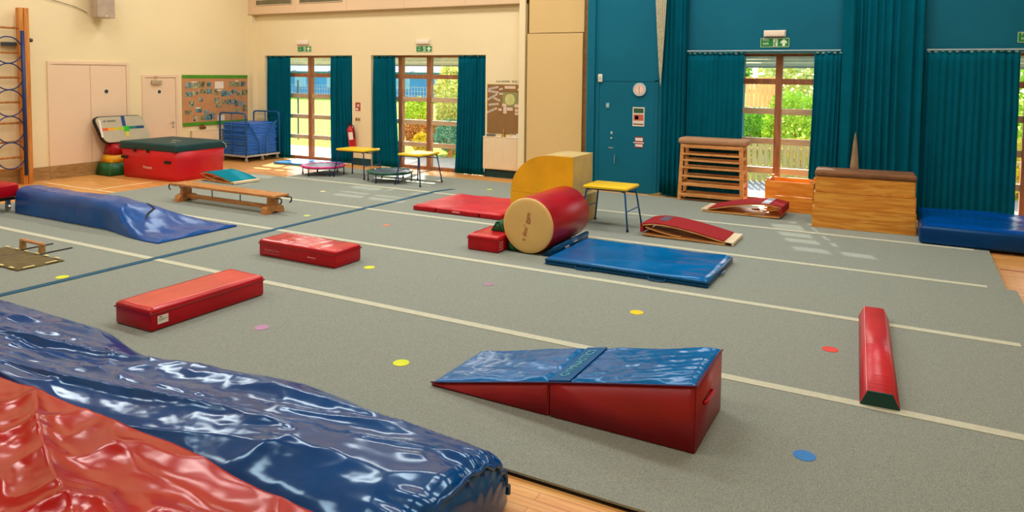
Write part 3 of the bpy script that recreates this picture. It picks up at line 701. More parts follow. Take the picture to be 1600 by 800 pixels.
for k in range(29):
    a = math.pi*(k+.4)/29.; p_ = prof(XE+.118, a); d_ = .010*math.sin(a*19+1); pts.append((p_[0]+.004, p_[1]-d_*math.cos(a), p_[2]+.006+d_))
tube(bm, pts, .012, 8); mk('gathered_hem', bm, BIGBLUE, t, True)
# red mat top in the corner
t = thing('landing_mat', 'huge landing mat with a wrinkled glossy red cover in the bottom left corner', 'gym mat', (0, 0, 0))
bm = BM()
def f(u, v):
    x = -8.2+u*6.30; y = 2.31-.09*sm(-3.4, -2.1, x)-v*1.75; e = max(0, min(1, v/.03, (1-u)/.012, (1-v)/.03))
    w = y+.30*x
    d = .062*(ridge(x*.5+.3, w*2.0, 11)**3-.3)+.040*(ridge(x*1.6+y*.6, y*1.1-x*.5, 5)**3-.25)+.014*(ridge(x*3+y*2, y*3, 8)**2-.3)+.004*fbm(x*6, y*8, 3)
    z = .36+.08*min(1, v/.4)+d*min(1, .25+v*3)
    return (x, y+.012*fbm(x*3, 0, 1)*(v < .02), FZ+.01 if e <= 0 else z*(.55+.45*e**.5))
grid(bm, 300, 130, f); mk('cover', bm, BIGRED, t, True)
bm = BM(); tube(bm, [(-8.15+k*.1, 2.315-.09*sm(-3.4, -2.1, -8.15+k*.1), .20+.006*math.sin(k)) for k in range(62)], .008, 6); mk('seam', bm, BIGRED, t)

# ---------------------------------------------------------------- handstand block board, lower left
t = thing('handstand_board', 'pair of wooden handstand bars on a small taped board at the left edge', 'handstand bars', (-9.05, 4.66, 0))
bm = BM()
BRD = mat('olive_canvas', (104, 92, 56), .85, .1, 9)
grid(bm, 20, 16, lambda u, v: (-.60+u*1.22, -.42+v*.50, .012+.014*max(0, fbm(u*3, v*3)))); o = mk('board', bm, BRD, t, True); md = o.modifiers.new('s', 'SOLIDIFY'); md.thickness = .012
TY = mat('tape_yellow', (240, 226, 150), .6)
for k in range(6):
    bx('warning_tape', TY, (-.60+k*.21, -.425, .022, -.52+k*.21, -.40, .028), t); bx('warning_tape', TY, (-.60+k*.21, .06, .022, -.52+k*.21, .085, .028), t)
for k in range(2): bx('warning_tape', TY, (.60, -.36+k*.24, .022, .625, -.24+k*.24, .028), t)
for y0 in (.12, -.46):
    dx = 0 if y0 > 0 else -.28
    for x in (-.33, .08): bx('upright', KICK, (x+dx-.028, y0-.02, .012, x+dx+.028, y0+.035, .11), t, .004)
    bm = BM(); tube(bm, [(-.37+dx, y0+.01, .122), (.12+dx, y0+.01, .122)], .021, 12); mk('grip_bar', bm, mat('peach_wood', (206, 156, 112), .5), t, True)
    for x in (-.33, .08): bx('steel_foot', STEEL, (x+dx-.012, y0, .003, x+dx+.012, y0+.36, .014), t)

# ---------------------------------------------------------------- red mat on truck at left edge
t = thing('mat_truck', 'low truck on castors carrying a thick red mat at the left edge', 'trolley', (-13.0, 5.88, 0), R(6))
bm = BM(); box(bm, -.9, -.42, .18, .95, .1, .22, .01); mk('platform', bm, BLACK, t)
for x in (-.8, .85):
    for y in (-.36, .04):
        bm = BM(); cyl(bm, (x, y, .055), .05, .03, 'y', 16); box(bm, x-.02, y-.03, .08, x+.02, y+.03, .18); mk('castor', bm, CHROME, t)
t = thing('crash_mat', 'thick bright red mat lying on the low truck at the left edge', 'gym mat', (-13.0, 5.88, .225), R(6))
bm = BM(); box(bm, -.95, -.30, 0, 1.0, .14, .22, .05, 4); mk('cover', bm, RED, t, True)
bm = BM(); tube(bm, [(-.9, -.302, .19), (.95, -.302, .19)], .006, 6); mk('seam_piping', bm, DRED, t)

# ---------------------------------------------------------------- climbing frame on the left wall
t = thing('climbing_frame', 'wooden wall climbing frame with rungs and blue hoops at the left edge', 'climbing frame', (-14.98, 7.76, 0))
bm = BM(); box(bm, -.06, -.09, FZ, .06, -.01, 3.36, .004); mk('post', bm, wood('amber_wood', (190, 116, 44), (216, 146, 66), (10, 10, 1), .45), t)
bm = BM(); box(bm, -.06, .0, FZ, .06, .09, 3.36, .004); mk('post', bm, wood('amber_wood', (190, 116, 44), (216, 146, 66), (10, 10, 1), .45), t)
AM = MATS['amber_wood']
bm = BM(); box(bm, -.06, -1.75, FZ, .06, -1.67, 3.36, .004); mk('post', bm, AM, t)
for z in (2.97, 2.50, 2.03, 1.56, 1.16, .80, .50, .28):
    bm = BM(); tube(bm, [(0, -1.70, z), (.0, -.05, z)], .022, 10); mk('rung', bm, BENCHW, t, True)
for k in range(5):
    bm = BM(); zc = 2.55-k*.502; tube(bm, [(.055, -.30+.25*math.cos(2*math.pi*j/36), zc+.25*math.sin(2*math.pi*j/36)) for j in range(36)], .012, 8, closed=True); mk('hoop', bm, NAVY, t, True)
bm = BM(); tube(bm, [(.085, -.05, .15), (.085, -.05, 2.92)], .032, 12); mk('steel_pole', bm, NAVY, t, True)
bm = BM(); box(bm, -.20, -.30, 2.63, -.05, .02, 2.70); cyl(bm, (0, .14, 2.75), .035, .05, 'y', 14); box(bm, -.01, .06, 2.71, .01, .14, 2.79); mk('wall_bracket', bm, STEEL, t)

# grey box high on the left wall
t = thing('wall_speaker', 'grey speaker box high on the cream wall above the double door', 'speaker', (XL, 9.22, 3.28))
bm = BM(); box(bm, .12, -.08, 0, .36, .30, .6, .01); mk('cabinet', bm, mat('speaker_grey', (178, 160, 140), .5), t)
bm = BM(); box(bm, 0, .03, .2, .12, .13, .3); mk('bracket', bm, CREAMW, t)
bm = BM(); cyl(bm, (.362, .11, .04), .02, .006, 'x', 14); mk('badge', bm, CREAMW, t)
bm = BM(); tube(bm, [(.03, -1.0+.1*k, .34-.02*k-.10*max(0, (k-5)/5)**2) for k in range(10)], .006, 6); mk('cable', bm, STEEL, t)

# ---------------------------------------------------------------- notice board with photos
t = thing('notice_board', 'brown pin board with green top and bottom borders and pinned photographs', 'notice board', (XL+.006, 12.325, .86))
bm = BM(); box(bm, 0, -.965, 0, .02, .965, 1.23); mk('backing', bm, mat('kraft_board', (196, 142, 96), .9, .04, 5), t)
GRB = mat('border_green', (72, 150, 30), .8)
bm = BM(); box(bm, .02, -.965, 1.15, .026, .965, 1.23); mk('border', bm, GRB, t)
bm = BM(); box(bm, .02, -.965, 0, .026, .965, .085); mk('border', bm, GRB, t)
random.seed(5)
PH = []
for k, (a, b_) in enumerate([((60, 84, 50), (160, 180, 190)), ((40, 60, 80), (190, 196, 150)), ((96, 60, 50), (150, 170, 120)), ((30, 60, 60), (120, 170, 180))]):
    PH.append(mat('photo_%d' % k, a, .4, .2, 16, rgb2=b_))
spots = [(-.80, .93), (-.62, .93), (-.42, .95), (-.22, .95), (-.80, .72), (-.62, .74), (-.40, .78), (-.22, .78), (-.46, .58), (-.72, .48), (-.82, .28), (-.52, .32), (-.30, .27), (-.62, .13), (-.42, .13), (-.25, .14), (-.12, .17),
         (.0, .55), (.0, .76), (.22, .72), (.40, .72), (.05, .42), (.22, .50), (.38, .50), (.54, .50), (.45, .95), (.62, .95), (.82, .95), (.55, .76), (.72, .70), (.88, .74), (.62, .46), (.80, .44), (.62, .28), (.86, .32)]
for k, (y, z) in enumerate(spots):
    w, h = random.uniform(.055, .10), random.uniform(.045, .075)
    bm = BM(); box(bm, .021, y-w, z-h+.05, .024, y+w, z+h+.05); mk('photograph', bm, PH[k % 4], t)
for (y, z, w, h) in ((.08, .98, .13, .09), (.12, .16, .11, .07), (.08, .85, .07, .015), (-.55, .43, .07, .015), (.62, 1.08, .05, .015), (-.65, 1.06, .08, .012)):
    bm = BM(); box(bm, .022, y-w, z-h, .0255, y+w, z+h); mk('paper', bm, WHITE, t)
t = thing('ornament', 'small brown ornament on the ledge below the pin board', 'ornament', (XL+.10, 11.85, .77))
bm = BM()
for (a, b_, c, r_) in ((0, 0, .05, .05), (0, -.05, .04, .04), (0, .05, .04, .04), (0, 0, .11, .03)):
    rs = bmesh.ops.create_icosphere(bm, subdivisions=2, radius=r_); bmesh.ops.translate(bm, vec=(a, b_, c), verts=rs['verts'])
mk('figure', bm, mat('ornament_brown', (120, 70, 30), .6, .2, 30), t, True)
def radiator(name, label, loc, w, h, rz):
    t = thing(name, label, 'radiator', loc, rz)
    bm = BM(); box(bm, -w/2, -.10, 0, w/2, -.03, h, .01)
    n = int(w/.035)
    for k in range(n): xx = -w/2+(k+.5)*w/n; box(bm, xx-.009, -.108, .03, xx+.009, -.098, h-.03)
    mk('panel', bm, mat('radiator_enamel', (244, 222, 186), .4, .01), t)
    bm = BM(); box(bm, -w/2, -.11, h-.004, w/2, .0, h+.012, .004); mk('top_grille', bm, mat('radiator_enamel', (244, 222, 186), .4, .01), t)
    bm = BM(); tube(bm, [(-w/2+.03, -.06, .02), (-w/2+.03, -.06, -.16)], .009, 8); cyl(bm, (-w/2+.0, -.06, .04), .024, .05, 'z', 12); mk('valve', bm, BLACK, t)
radiator('radiator', 'white ribbed radiator under the brown paper board beside the curtain', (-7.56, YW-.006, .15), .98, .69, 0)
radiator('radiator', 'cream ribbed radiator below the photo pin board on the left wall', (XL+.006, 12.42, .12), 1.7, .62, R(90))
# paper board on back wall
t = thing('notice_board', 'tall brown paper board covered with strips, cards and a round plate picture', 'notice board', (-7.54, YW, .92))
bm = BM(); box(bm, -.46, -.02, 0, .46, 0, 1.05); mk('backing', bm, mat('brown_paper', (146, 108, 62), .9, .05, 3), t)
bm = BM(); cyl(bm, (.10, -.024, .73), .12, .006, 'y', 32); mk('plate_picture', bm, mat('plate_green', (206, 204, 130), .7), t)
bm = BM(); box(bm, -.08, -.0225, .58, .30, -.0205, .88); mk('green_card', bm, mat('sage_card', (150, 150, 96), .8), t)
for (x, z, w, a) in ((-.31, .97, .24, 12), (-.31, .89, .26, -6), (-.33, .78, .26, 28), (-.22, .73, .16, -20), (-.30, .62, .24, 6), (-.34, .49, .26, 22), (-.12, .95, .08, 8), (-.12, .85, .08, 4), (.36, .93, .16, -14), (.40, .76, .12, -18)):
    bm = BM(); box(bm, -w/2, -.001, -.019, w/2, .001, .019); o = mk('word_strip', bm, WHITE, t); o.location = (x, -.024, z); o.rotation_euler = (0, R(-a), 0)
    bm = BM(); box(bm, -w/2+.02, -.002, -.006, w/2-.02, -.001, .006); mk('word_print', bm, mat('grey_ink', (110, 96, 70), .7), o)
for (x, z, w, h) in ((.10, .99, .13, .03), (.26, .60, .05, .035), (.38, .60, .05, .035), (-.04, .61, .05, .03), (-.02, .53, .04, .06), (.10, .53, .07, .035), (.26, .50, .04, .04), (.38, .50, .045, .045), (-.14, .51, .04, .025), (.26, .44, .04, .03), (.38, .44, .04, .03), (-.02, .45, .045, .02)):
    bm = BM(); box(bm, x-w, -.0235, z-h, x+w, -.0215, z+h); mk('card', bm, mat('pinkish_card', (226, 200, 176), .8), t)
INK = mat('dark_ink', (60, 50, 40), .7)
t = text('\u00c0 LA CANTINE    EN EL COME', .062, INK, None, (-7.46, YW-.003, 2.03), (R(90), 0, 0), name='wall_lettering', sx=.8)
tag(t, 'dark cut-out capital letters on the cream wall above the brown paper board', 'lettering')
# things on the radiator
t = thing('hand_bell', 'brass hand bell standing on the radiator top under the paper board', 'bell', (-7.57, 13.44, .852))
bm = BM(); V = []
for (rr, zz) in ((.052, 0), (.042, .02), (.036, .05), (.022, .07), (.008, .078)): V.append([bm.verts.new((rr*math.cos(2*math.pi*k/20), rr*math.sin(2*math.pi*k/20), zz)) for k in range(20)])
for i in range(4):
    for k in range(20): bm.faces.new((V[i][k], V[i][(k+1) % 20], V[i+1][(k+1) % 20], V[i+1][k]))
bm.faces.new(V[-1]); mk('bell_cup', bm, mat('old_brass', (150, 116, 50), .35, .05, metal=.8), t, True)
bm = BM(); tube(bm, [(0, 0, .07), (0, 0, .17)], [.008, .011], 10); mk('handle', bm, BEECH, t)
t = thing('pencil_case', 'grey pencil case lying on the left of the radiator top', 'case', (-7.88, 13.44, .852))
bm = BM(); box(bm, -.10, -.035, 0, .10, .035, .05, .015, 3); mk('case_body', bm, mat('case_grey', (120, 116, 104), .6), t, True)
bm = BM(); tube(bm, [(-.09, -.036, .035), (.09, -.036, .035)], .004, 6); mk('zip', bm, STEEL, t)
t = thing('paper_stack', 'loose white papers piled on the right of the radiator top', 'papers', (-7.28, 13.44, .852))
bm = BM(); box(bm, -.12, -.04, 0, .14, .04, .025); box(bm, -.05, -.035, .025, .16, .035, .055); box(bm, .02, .0, .055, .16, .03, .085); mk('sheets', bm, WHITE, t)

# ---------------------------------------------------------------- signs and lamps over the exits
def exit_sign(x, y, z, w, h, label, txt=True):
    t = thing('exit_sign', label, 'sign', (x, y, z)); 
    bm = BM(); box(bm, -w/2, -.012, 0, w/2, 0, h, .002); mk('plate', bm, GREENS, t)
    WS = mat('sign_white', (226, 240, 210), .5)
    bm = BM(); b = .006
    box(bm, -w/2, -.0135, 0, w/2, -.0125, b); box(bm, -w/2, -.0135, h-b, w/2, -.0125, h); box(bm, -w/2, -.0135, 0, -w/2+b, -.0125, h); box(bm, w/2-b, -.0135, 0, w/2, -.0125, h); mk('border', bm, WS, t)
    text('Fire\nexit', h*.40, WS, t, (-w*.31, -.014, h*.62), (R(90), 0, 0), name='sign_lettering')
    bm = BM(); box(bm, -w*.06, -.0135, h*.1, w*.10, -.0125, h*.9); mk('doorway', bm, WS, t)
    bm = BM(); y0 = -.0165; s = h
    tube(bm, [(0.02*w, y0, .62*s), (-.01*w, y0, .40*s), (.035*w, y0, .26*s), (.02*w, y0, .12*s)], .006, 6); tube(bm, [(-.01*w, y0, .42*s), (-.04*w, y0, .26*s), (-.085*w, y0, .24*s)], .006, 6)
    tube(bm, [(.015*w, y0, .58*s), (.06*w, y0, .50*s), (.08*w, y0, .58*s)], .004, 6); tube(bm, [(.015*w, y0, .58*s), (-.05*w, y0, .55*s), (-.06*w, y0, .44*s)], .004, 6); cyl(bm, (.035*w, y0, .76*s), .011, .004, 'y', 12); mk('running_figure', bm, GREENS, t)
    bm = BM(); cx = w*.31; prism(bm, [(cx-.022, h*.12), (cx+.022, h*.12), (cx+.022, h*.5), (cx+.05, h*.38), (cx+.05, h*.6), (cx, h*.9), (cx-.05, h*.6), (cx-.05, h*.38), (cx-.022, h*.5)], -.0138, -.0125, 'y'); mk('arrow', bm, WS, t)
def em_light(x, y, z, w, h, label):
    t = thing('emergency_light', label, 'light fitting', (x, y, z))
    bm = BM(); box(bm, -w/2, -.02, 0, w/2, 0, h, .004); mk('base', bm, WHITE, t)
    bm = BM(); box(bm, -w/2+.01, -.07, .008, w/2-.01, -.02, h-.008, .012, 3); mk('diffuser', bm, mat('frosted_cover', (240, 226, 206), .3, .01), t, True)
exit_sign(-13.34, YW, 2.695, .45, .135, 'small green fire exit sign over the left window of the cream wall')
exit_sign(-9.68, YW, 2.672, .43, .135, 'small green fire exit sign over the right window of the cream wall')
exit_sign(-2.07, YT, 2.70, .47, .155, 'green fire exit sign with pale border on the teal wall over the window')
exit_sign(1.60, YT, 2.74, .47, .155, 'green fire exit sign cut by the right edge of the picture')
em_light(-13.37, YW, 2.865, .38, .11, 'slim white emergency light above the left cream wall exit sign')
em_light(-9.70, YW, 2.84, .38, .11, 'slim white emergency light above the right cream wall exit sign')
em_light(-2.075, YT, 2.875, .36, .115, 'white emergency light on the teal wall above its exit sign')

# extinguisher and notices
t = thing('fire_extinguisher', 'red fire extinguisher hanging on the cream wall between the windows', 'fire extinguisher', (-11.70, 13.40, .40)); t.rotation_euler = (0, R(-9), 0)
bm = BM(); V = []
for (rr, zz) in ((.075, .0), (.085, .015), (.085, .40), (.07, .46), (.03, .50), (.025, .53)): V.append([bm.verts.new((rr*math.cos(2*math.pi*k/24), rr*math.sin(2*math.pi*k/24), zz)) for k in range(24)])
for i in range(5):
    for k in range(24): bm.faces.new((V[i][k], V[i][(k+1) % 24], V[i+1][(k+1) % 24], V[i+1][k]))
bm.faces.new(V[0]); bm.faces.new(V[-1]); mk('cylinder_body', bm, REDP, t, True)
bm = BM(); box(bm, -.015, -.06, .53, .015, .03, .56); box(bm, -.012, -.10, .575, .012, .02, .59); cyl(bm, (0, 0, .545), .022, .04, 'z', 12); mk('valve_lever', bm, BLACK, t)
bm = BM(); tube(bm, fillet([(.03, 0, .54), (.11, 0, .5), (.10, 0, .2)], .06), .011, 8); mk('hose', bm, BLACK, t)
bm = BM(); prism(bm, [(.087*math.cos(a), .087*math.sin(a)) for a in [R(-95+k*9) for k in range(9)]]+[(.084*math.cos(a), .084*math.sin(a)) for a in [R(-23-k*9) for k in range(9)]], .18, .36, 'z'); mk('instruction_label', bm, WHITE, t)
def notice(name, x, y, z, w, h, rgb, label, bands=()):
    t = thing(name, label, 'sign', (x, y, z)); bm = BM(); box(bm, -w/2, -.006, 0, w/2, 0, h, .001); mk('plate', bm, mat('notice_%d_%d_%d' % rgb, rgb, .5), t)
    for (a, b_, c, d, rgb2) in bands:
        bm = BM(); box(bm, -w/2+a*w, -.0085, b_*h, -w/2+c*w, -.0065, d*h); mk('printed_field', bm, mat('notice_%d_%d_%d' % rgb2, rgb2, .5), t)
    return t
RS = (170, 60, 50)
notice('fire_notice', -11.62, YW, 1.27, .15, .20, RS, 'small red and white fire notice, upper one above the extinguisher', [(.1, .08, .6, .35, (230, 220, 200)), (.35, .5, .8, .8, (230, 200, 180))])
notice('call_point_notice', -11.62, YW, 1.02, .16, .09, (214, 190, 140), 'small pale notice just above the fire extinguisher', [(.08, .15, .4, .85, RS), (.55, .2, .9, .8, (120, 130, 80))])
t = notice('safety_poster', -4.47, YT-.007, 1.235, .23, .36, (232, 220, 200), 'narrow white poster with green and red fields on the teal wall under the clock', [(.08, .70, .92, .94, (40, 90, 60)), (.08, .30, .92, .62, (196, 96, 76)), (.2, .36, .5, .55, (240, 230, 220)), (.08, .08, .92, .14, (120, 70, 50))])
notice('fire_notice', -4.45, YT-.007, .83, .16, .21, (150, 30, 40), 'small red and white notice low on the teal wall', [(.05, .62, .95, .9, (236, 226, 214)), (-.2, .42, 1.1, .5, (240, 232, 220)), (.05, .1, .95, .32, (236, 226, 214))])
# clock
t = thing('wall_clock', 'round white wall clock on the teal wall', 'clock', (-4.455, YT, 1.93))
bm = BM(); cyl(bm, (0, -.02, 0), .125, .04, 'y', 40); mk('case', bm, mat('clock_rim', (176, 200, 206), .4), t)
bm = BM(); cyl(bm, (0, -.042, 0), .10, .004, 'y', 40); mk('dial', bm, mat('clock_dial', (236, 204, 186), .5), t)
bm = BM(); box(bm, -.004, -.048, 0, .004, -.045, .06); mk('hour_hand', bm, INK, t)
bm = BM(); box(bm, -.003, -.048, -.08, .003, -.045, .01); mk('minute_hand', bm, INK, t)
bm = BM()
for k in range(12):
    a = k*math.pi/6; cyl(bm, (.085*math.cos(a), -.0455, .085*math.sin(a)), .006, .003, 'y', 8)
mk('hour_mark', bm, INK, t)
# sensor, switch, door in teal wall
def small(name, x, z, w, h, d, m_, label, cat, inner=None):
    t = thing(name, label, cat, (x, YT, z)); bm = BM(); box(bm, -w/2, -d, 0, w/2, 0, h, min(w, h, d)*.2, 2); mk('body', bm, m_, t, True)
    bm = BM(); box(bm, -w*.3, -d-.004, h*.3, w*.3, -d+.002, h*.7); mk('button' if inner is None else inner, bm, mat('switch_face', (190, 196, 180), .4), t)
small('wall_sensor', -5.245, 2.06, .085, .15, .05, WHITE, 'white motion sensor high on the teal wall left of the clock', 'sensor', 'lens')
small('light_switch', -5.09, 1.56, .07, .10, .02, mat('switch_blue', (110, 170, 176), .4), 'pale light switch on the teal wall below the sensor', 'switch')
small('key_hook', -5.0, 1.06, .03, .05, .03, WHITE, 'tiny white hook on the teal door, upper of two', 'hook', 'hook_tip')
small('key_hook', -5.0, .97, .03, .03, .03, WHITE, 'tiny white hook on the teal door, lower of two', 'hook', 'hook_tip')
d = thing('door_3', 'x', 'door', (-4.72, YT, 0)); del d['label']; del d['category']; d['kind'] = 'structure'
bm = BM(); box(bm, -.62, -.012, FZ, -.55, 0, 2.10); box(bm, .55, -.012, FZ, .62, 0, 2.10); box(bm, -.62, -.012, 2.08, .62, 0, 2.15); mk('door_frame', bm, TEALW, d)
bm = BM(); box(bm, -.545, -.006, FZ+.01, .545, 0, 2.07); mk('leaf', bm, TEALW, d)
bm = BM(); tube(bm, fillet([(-.20, -.01, .50), (-.20, -.05, .50), (-.20, -.05, .66), (-.20, -.01, .66)], .015), .008, 8); cyl(bm, (-.28, -.012, .80), .012, .01, 'y', 10); box(bm, -.34, -.012, .79, -.24, -.004, .81); mk('door_handle', bm, CHROME, d)
# door wedge by the teal wall
t = thing('door_wedge', 'small yellow-brown wedge lying at the foot of the teal wall', 'door wedge', (-4.05, 12.84, 0)); bm = BM(); prism(bm, [(-.12, .003), (.10, .003), (.10, .055)], -.05, .05, 'y'); mk('block', bm, mat('wedge_olive', (150, 130, 60), .6), t)
bm = BM(); box(bm, .10, -.05, .003, .108, .05, .056); mk('back_edge', bm, BEECH, t)

# ---------------------------------------------------------------- curtains
def curtain(name, label, x0, x1, y, z0, z1, folds, amp=.035, m_=TEALC, group=None, flare=0, lean=0, hook=True, seed=0, squeeze=0):
    t = thing(name, label, 'curtain', ((x0+x1)/2, y, 0), group=group); cx = (x0+x1)/2
    bm = BM(); nx = folds*12
    def f(u, v):
        z = z0+(z1-z0)*v; ph = u*folds*2*math.pi+3.2*fbm(u*2.3, v*.5, seed)
        k = .45+.55*(1-v)**.7
        x = x0-cx+(x1-x0)*u+flare*(1-v)*(u-.5)+lean*(1-v)**2+squeeze*math.sin(math.pi*v)*(u-.5)
        k *= .45+.75*abs(noise.noise(Vector((u*5, v*.7, seed+9))))*2
        return (x, amp*k*math.sin(ph)+amp*.4*k*math.sin(ph*.37+seed)+.012*fbm(u*4, v*2, seed+4), z)
    grid(bm, nx, 16, f); o = mk('cloth', bm, m_, t, True); md = o.modifiers.new('s', 'SOLIDIFY'); md.thickness = .006
    if hook:
        bm = BM(); n = folds
        for k in range(n): xx = x0-cx+(x1-x0)*(k+.5)/n; box(bm, xx-.02, -.02, z1-.012-.008*math.sin(k*2.3), xx+.02, .012, z1+.012)
        mk('heading_hook', bm, mat('heading_cloth', (120, 160, 150), .8), t)
    return t
G = 'teal curtains beside the windows'
curtain('curtain', 'dark teal curtain at the far left, left side of the left window', -14.72, -13.90, 13.56, FZ+.01, 2.585, 9, seed=1, group=G)
curtain('curtain', 'dark teal curtain between left window and fire extinguisher', -12.52, -11.84, 13.56, FZ+.01, 2.585, 8, seed=2, group=G, flare=.16, lean=.06)
curtain('curtain', 'dark teal curtain just right of the fire extinguisher', -11.20, -10.56, 13.56, FZ+.01, 2.585, 8, seed=3, group=G, flare=.14, lean=.05)
curtain('curtain', 'dark teal curtain beside the radiator and brown paper board', -8.80, -8.09, 13.56, FZ+.01, 2.585, 9, seed=4, group=G, flare=.06, lean=-.05)
curtain('curtain', 'wide teal curtain behind the open bar frame', -3.55, -2.56, 13.055, .0, 2.60, 11, .022, seed=5, group=G)
curtain('curtain', 'narrow teal curtain between bright window and tall stage curtain', -1.42, -.98, 13.04, .0, 2.60, 5, .025, seed=6, group=G, lean=-.05)
curtain('curtain', 'wide teal curtain behind the blue crash mat at the right', .18, 1.40, 13.04, .0, 2.61, 13, .025, seed=7, group=G, flare=.06)
curtain('stage_curtain', 'tall narrow teal drape reaching above the picture, right of the clock', -4.0, -3.56, 12.98, .02, 5.7, 5, .04, seed=8, group='tall stage drapes', hook=False)
curtain('stage_curtain', 'tall wide teal drape reaching above the picture, behind the vaulting box', -1.0, .16, 12.95, .02, 5.7, 9, .05, seed=9, group='tall stage drapes', hook=False)
dr = [o for o in S.objects if o.name.startswith('stage_curtain')][-1]
bm = BM(); grid(bm, 8, 12, lambda u, v: (-.33+(u-.5)*(.13*(1-v)**.7+.004), -.075+.012*math.cos(u*6.28), .70+.62*v)); o = mk('wall_gap_strip', bm, mat('pale_gap_tone', (150, 128, 96), .85, .1, 6), dr, True); md = o.modifiers.new('s', 'SOLIDIFY'); md.thickness = .003  # added pale strip standing in for the wall seen through the curtain gap
# pale pleated cloth showing in the gap of the tall drape
t = thing('pleated_cloth', 'pale pleated cloth hanging as a narrow point in the gap beside the tall drape', 'cloth', (-3.99, 12.895, 0))
bm = BM()
def f(u, v):
    z = 2.0+3.6*v; w = .40*v**.8
    return (-.0+(u-.5)*w-.02*v*2, -.02+.014*math.sin(u*5*2*math.pi)*min(1, v*3), z)
grid(bm, 40, 14, f); o = mk('cloth', bm, mat('pale_pleats', (190, 186, 158), .8, .1, 30), t, True); md = o.modifiers.new('s', 'SOLIDIFY'); md.thickness = .003
bm = BM(); box(bm, -.25, -.02, 5.60, .2, .012, 5.66); mk('top_rail', bm, WHITE, t)
def rail(x0, x1, label):
    t = thing('curtain_rail', label, 'curtain rail', ((x0+x1)/2, 13.02, 2.628)); w = (x1-x0)/2
    bm = BM(); box(bm, -w, -.012, 0, w, .012, .022, .003); mk('track', bm, mat('rail_white', (170, 190, 196), .4), t)
    for x in (-w+.05, 0, w-.05):
        bm = BM(); box(bm, x-.012, .0, .004, x+.012, .10, .02); mk('bracket', bm, CHROME, t)
rail(-3.55, -1.02, 'white curtain rail across the window left of the vaulting box')
rail(.2, 3.2, 'white curtain rail over the right-hand curtain')

# ---------------------------------------------------------------- mat trolley
t = thing('mat_trolley', 'blue tubular trolley on castors loaded with blue mats in the corner', 'trolley', (-14.60, 12.86, FZ))
X0, X1, Y0, Y1 = -.44, .48, -.54, .52
for y in (Y0, Y1):
    bm = BM(); tube(bm, fillet([(X0, y, .15), (X0, y, 1.20), (X1, y, 1.20), (X1, y, .15)], .09), .02, 8); tube(bm, [(-.02, y, .15), (-.02, y, 1.2)], .012, 8); mk('end_hoop', bm, BLUEM, t, True)
bm = BM()
for z in (.3, .45, .6, .75): tube(bm, [(X0, Y0, z), (X1, Y0, z)], .006, 6)
mk('cross_wire', bm, BLUEM, t)
bm = BM(); 
for x in (X0, X1): box(bm, x-.02, Y0, .13, x+.02, Y1, .17)
for y in (Y0, Y1): box(bm, X0, y-.02, .13, X1, y+.02, .17)
mk('base_frame', bm, mat('pale_steel', (190, 190, 186), .4, metal=.3), t)
bm = BM(); tube(bm, fillet([(X1+.01, Y0+.08, .97), (X1+.01, -.15, .50), (X1+.01, -.14, .17)], .08), .017, 8); tube(bm, fillet([(X1+.01, Y1-.04, 1.0), (X1+.01, Y1-.14, .97), (X1+.01, .07, .50), (X1+.01, .06, .17)], .08), .017, 8); mk('side_brace', bm, BLUEM, t, True)
for x in (X0+.04, X1-.04):
    for y in (Y0+.04, 0, Y1-.04):
        bm = BM(); cyl(bm, (x, y, .05), .045, .025, 'y', 16); box(bm, x-.018, y-.02, .08, x+.018, y+.02, .135); mk('castor', bm, mat('castor_grey', (170, 166, 150), .5), t)
random.seed(3)
proto = None
for k in range(20):
    z = FZ+.175+k*.0392
    if proto is None:
        proto = thing('exercise_mat', 'thin blue exercise mat stacked flat in the trolley', 'gym mat', (-14.61, 12.85, z), 0, 'thin blue mats stacked in the trolley')
        bm = BM(); box(bm, -.40, -.48, 0, .45, .48, .033, .011, 2); mk('mat_cover', bm, MATB, proto, True)
        bm = BM(); box(bm, .45, -.46, .013, .453, .46, .021); box(bm, -.38, -.483, .013, .43, -.48, .021); mk('edge_seam', bm, mat('pale_blue_seam', (96, 170, 240), .5), proto)
        o = proto
    else: o = copy_tree(proto)
    o.location = (-14.61+random.uniform(-.02, .012), 12.85+random.uniform(-.02, .02), z)
    o.rotation_euler = (0, 0, random.uniform(-.02, .02))
    w_ = 'thin blue exercise mat stacked flat in the trolley'
    if k == 19: o['label'] = 'topmost thin blue mat of the trolley stack'
    elif k == 0: o['label'] = 'lowest thin blue mat of the trolley stack'

# ---------------------------------------------------------------- red box trampoline
t = thing('red_foam_box', 'large red box with a dark green padded lid near the doors', 'gym box', (-13.63, 9.98, FZ), R(2))
bm = BM(); A = (.82, .62); B = (.84, .645)
V = []
for (a, z) in ((.97, .003), (.985, .10), (1.0, .42), (1.02, .60)):
    V.append([bm.verts.new((sx*.82*a-(0 if abs(cx_) else 0), sy*.60*a, z)) for (sx, sy, cx_) in ((-1, -1, 0), (-.93, -1.04, 0), (.93, -1.04, 0), (1.03, -.93, 0), (1.03, .93, 0), (.93, 1.04, 0), (-.93, 1.04, 0), (-1.03, .93, 0), (-1.03, -.93, 0))][1:])
for i in range(3):
    for k in range(8): bm.faces.new((V[i][k], V[i][(k+1) % 8], V[i+1][(k+1) % 8], V[i+1][k]))
bm.faces.new(V[0][::-1]); bm.faces.new(V[-1]); bmesh.ops.bevel(bm, geom=[e for e in bm.edges if abs((e.verts[0].co-e.verts[1].co).z) > .05], offset=.02, segments=2, affect='EDGES'); mk('tub', bm, REDBOX, t, True)
bm = BM(); box(bm, -.86, -.655, .59, .88, .655, .755, .045, 4); mk('padded_lid', bm, DKGREEN, t, True)
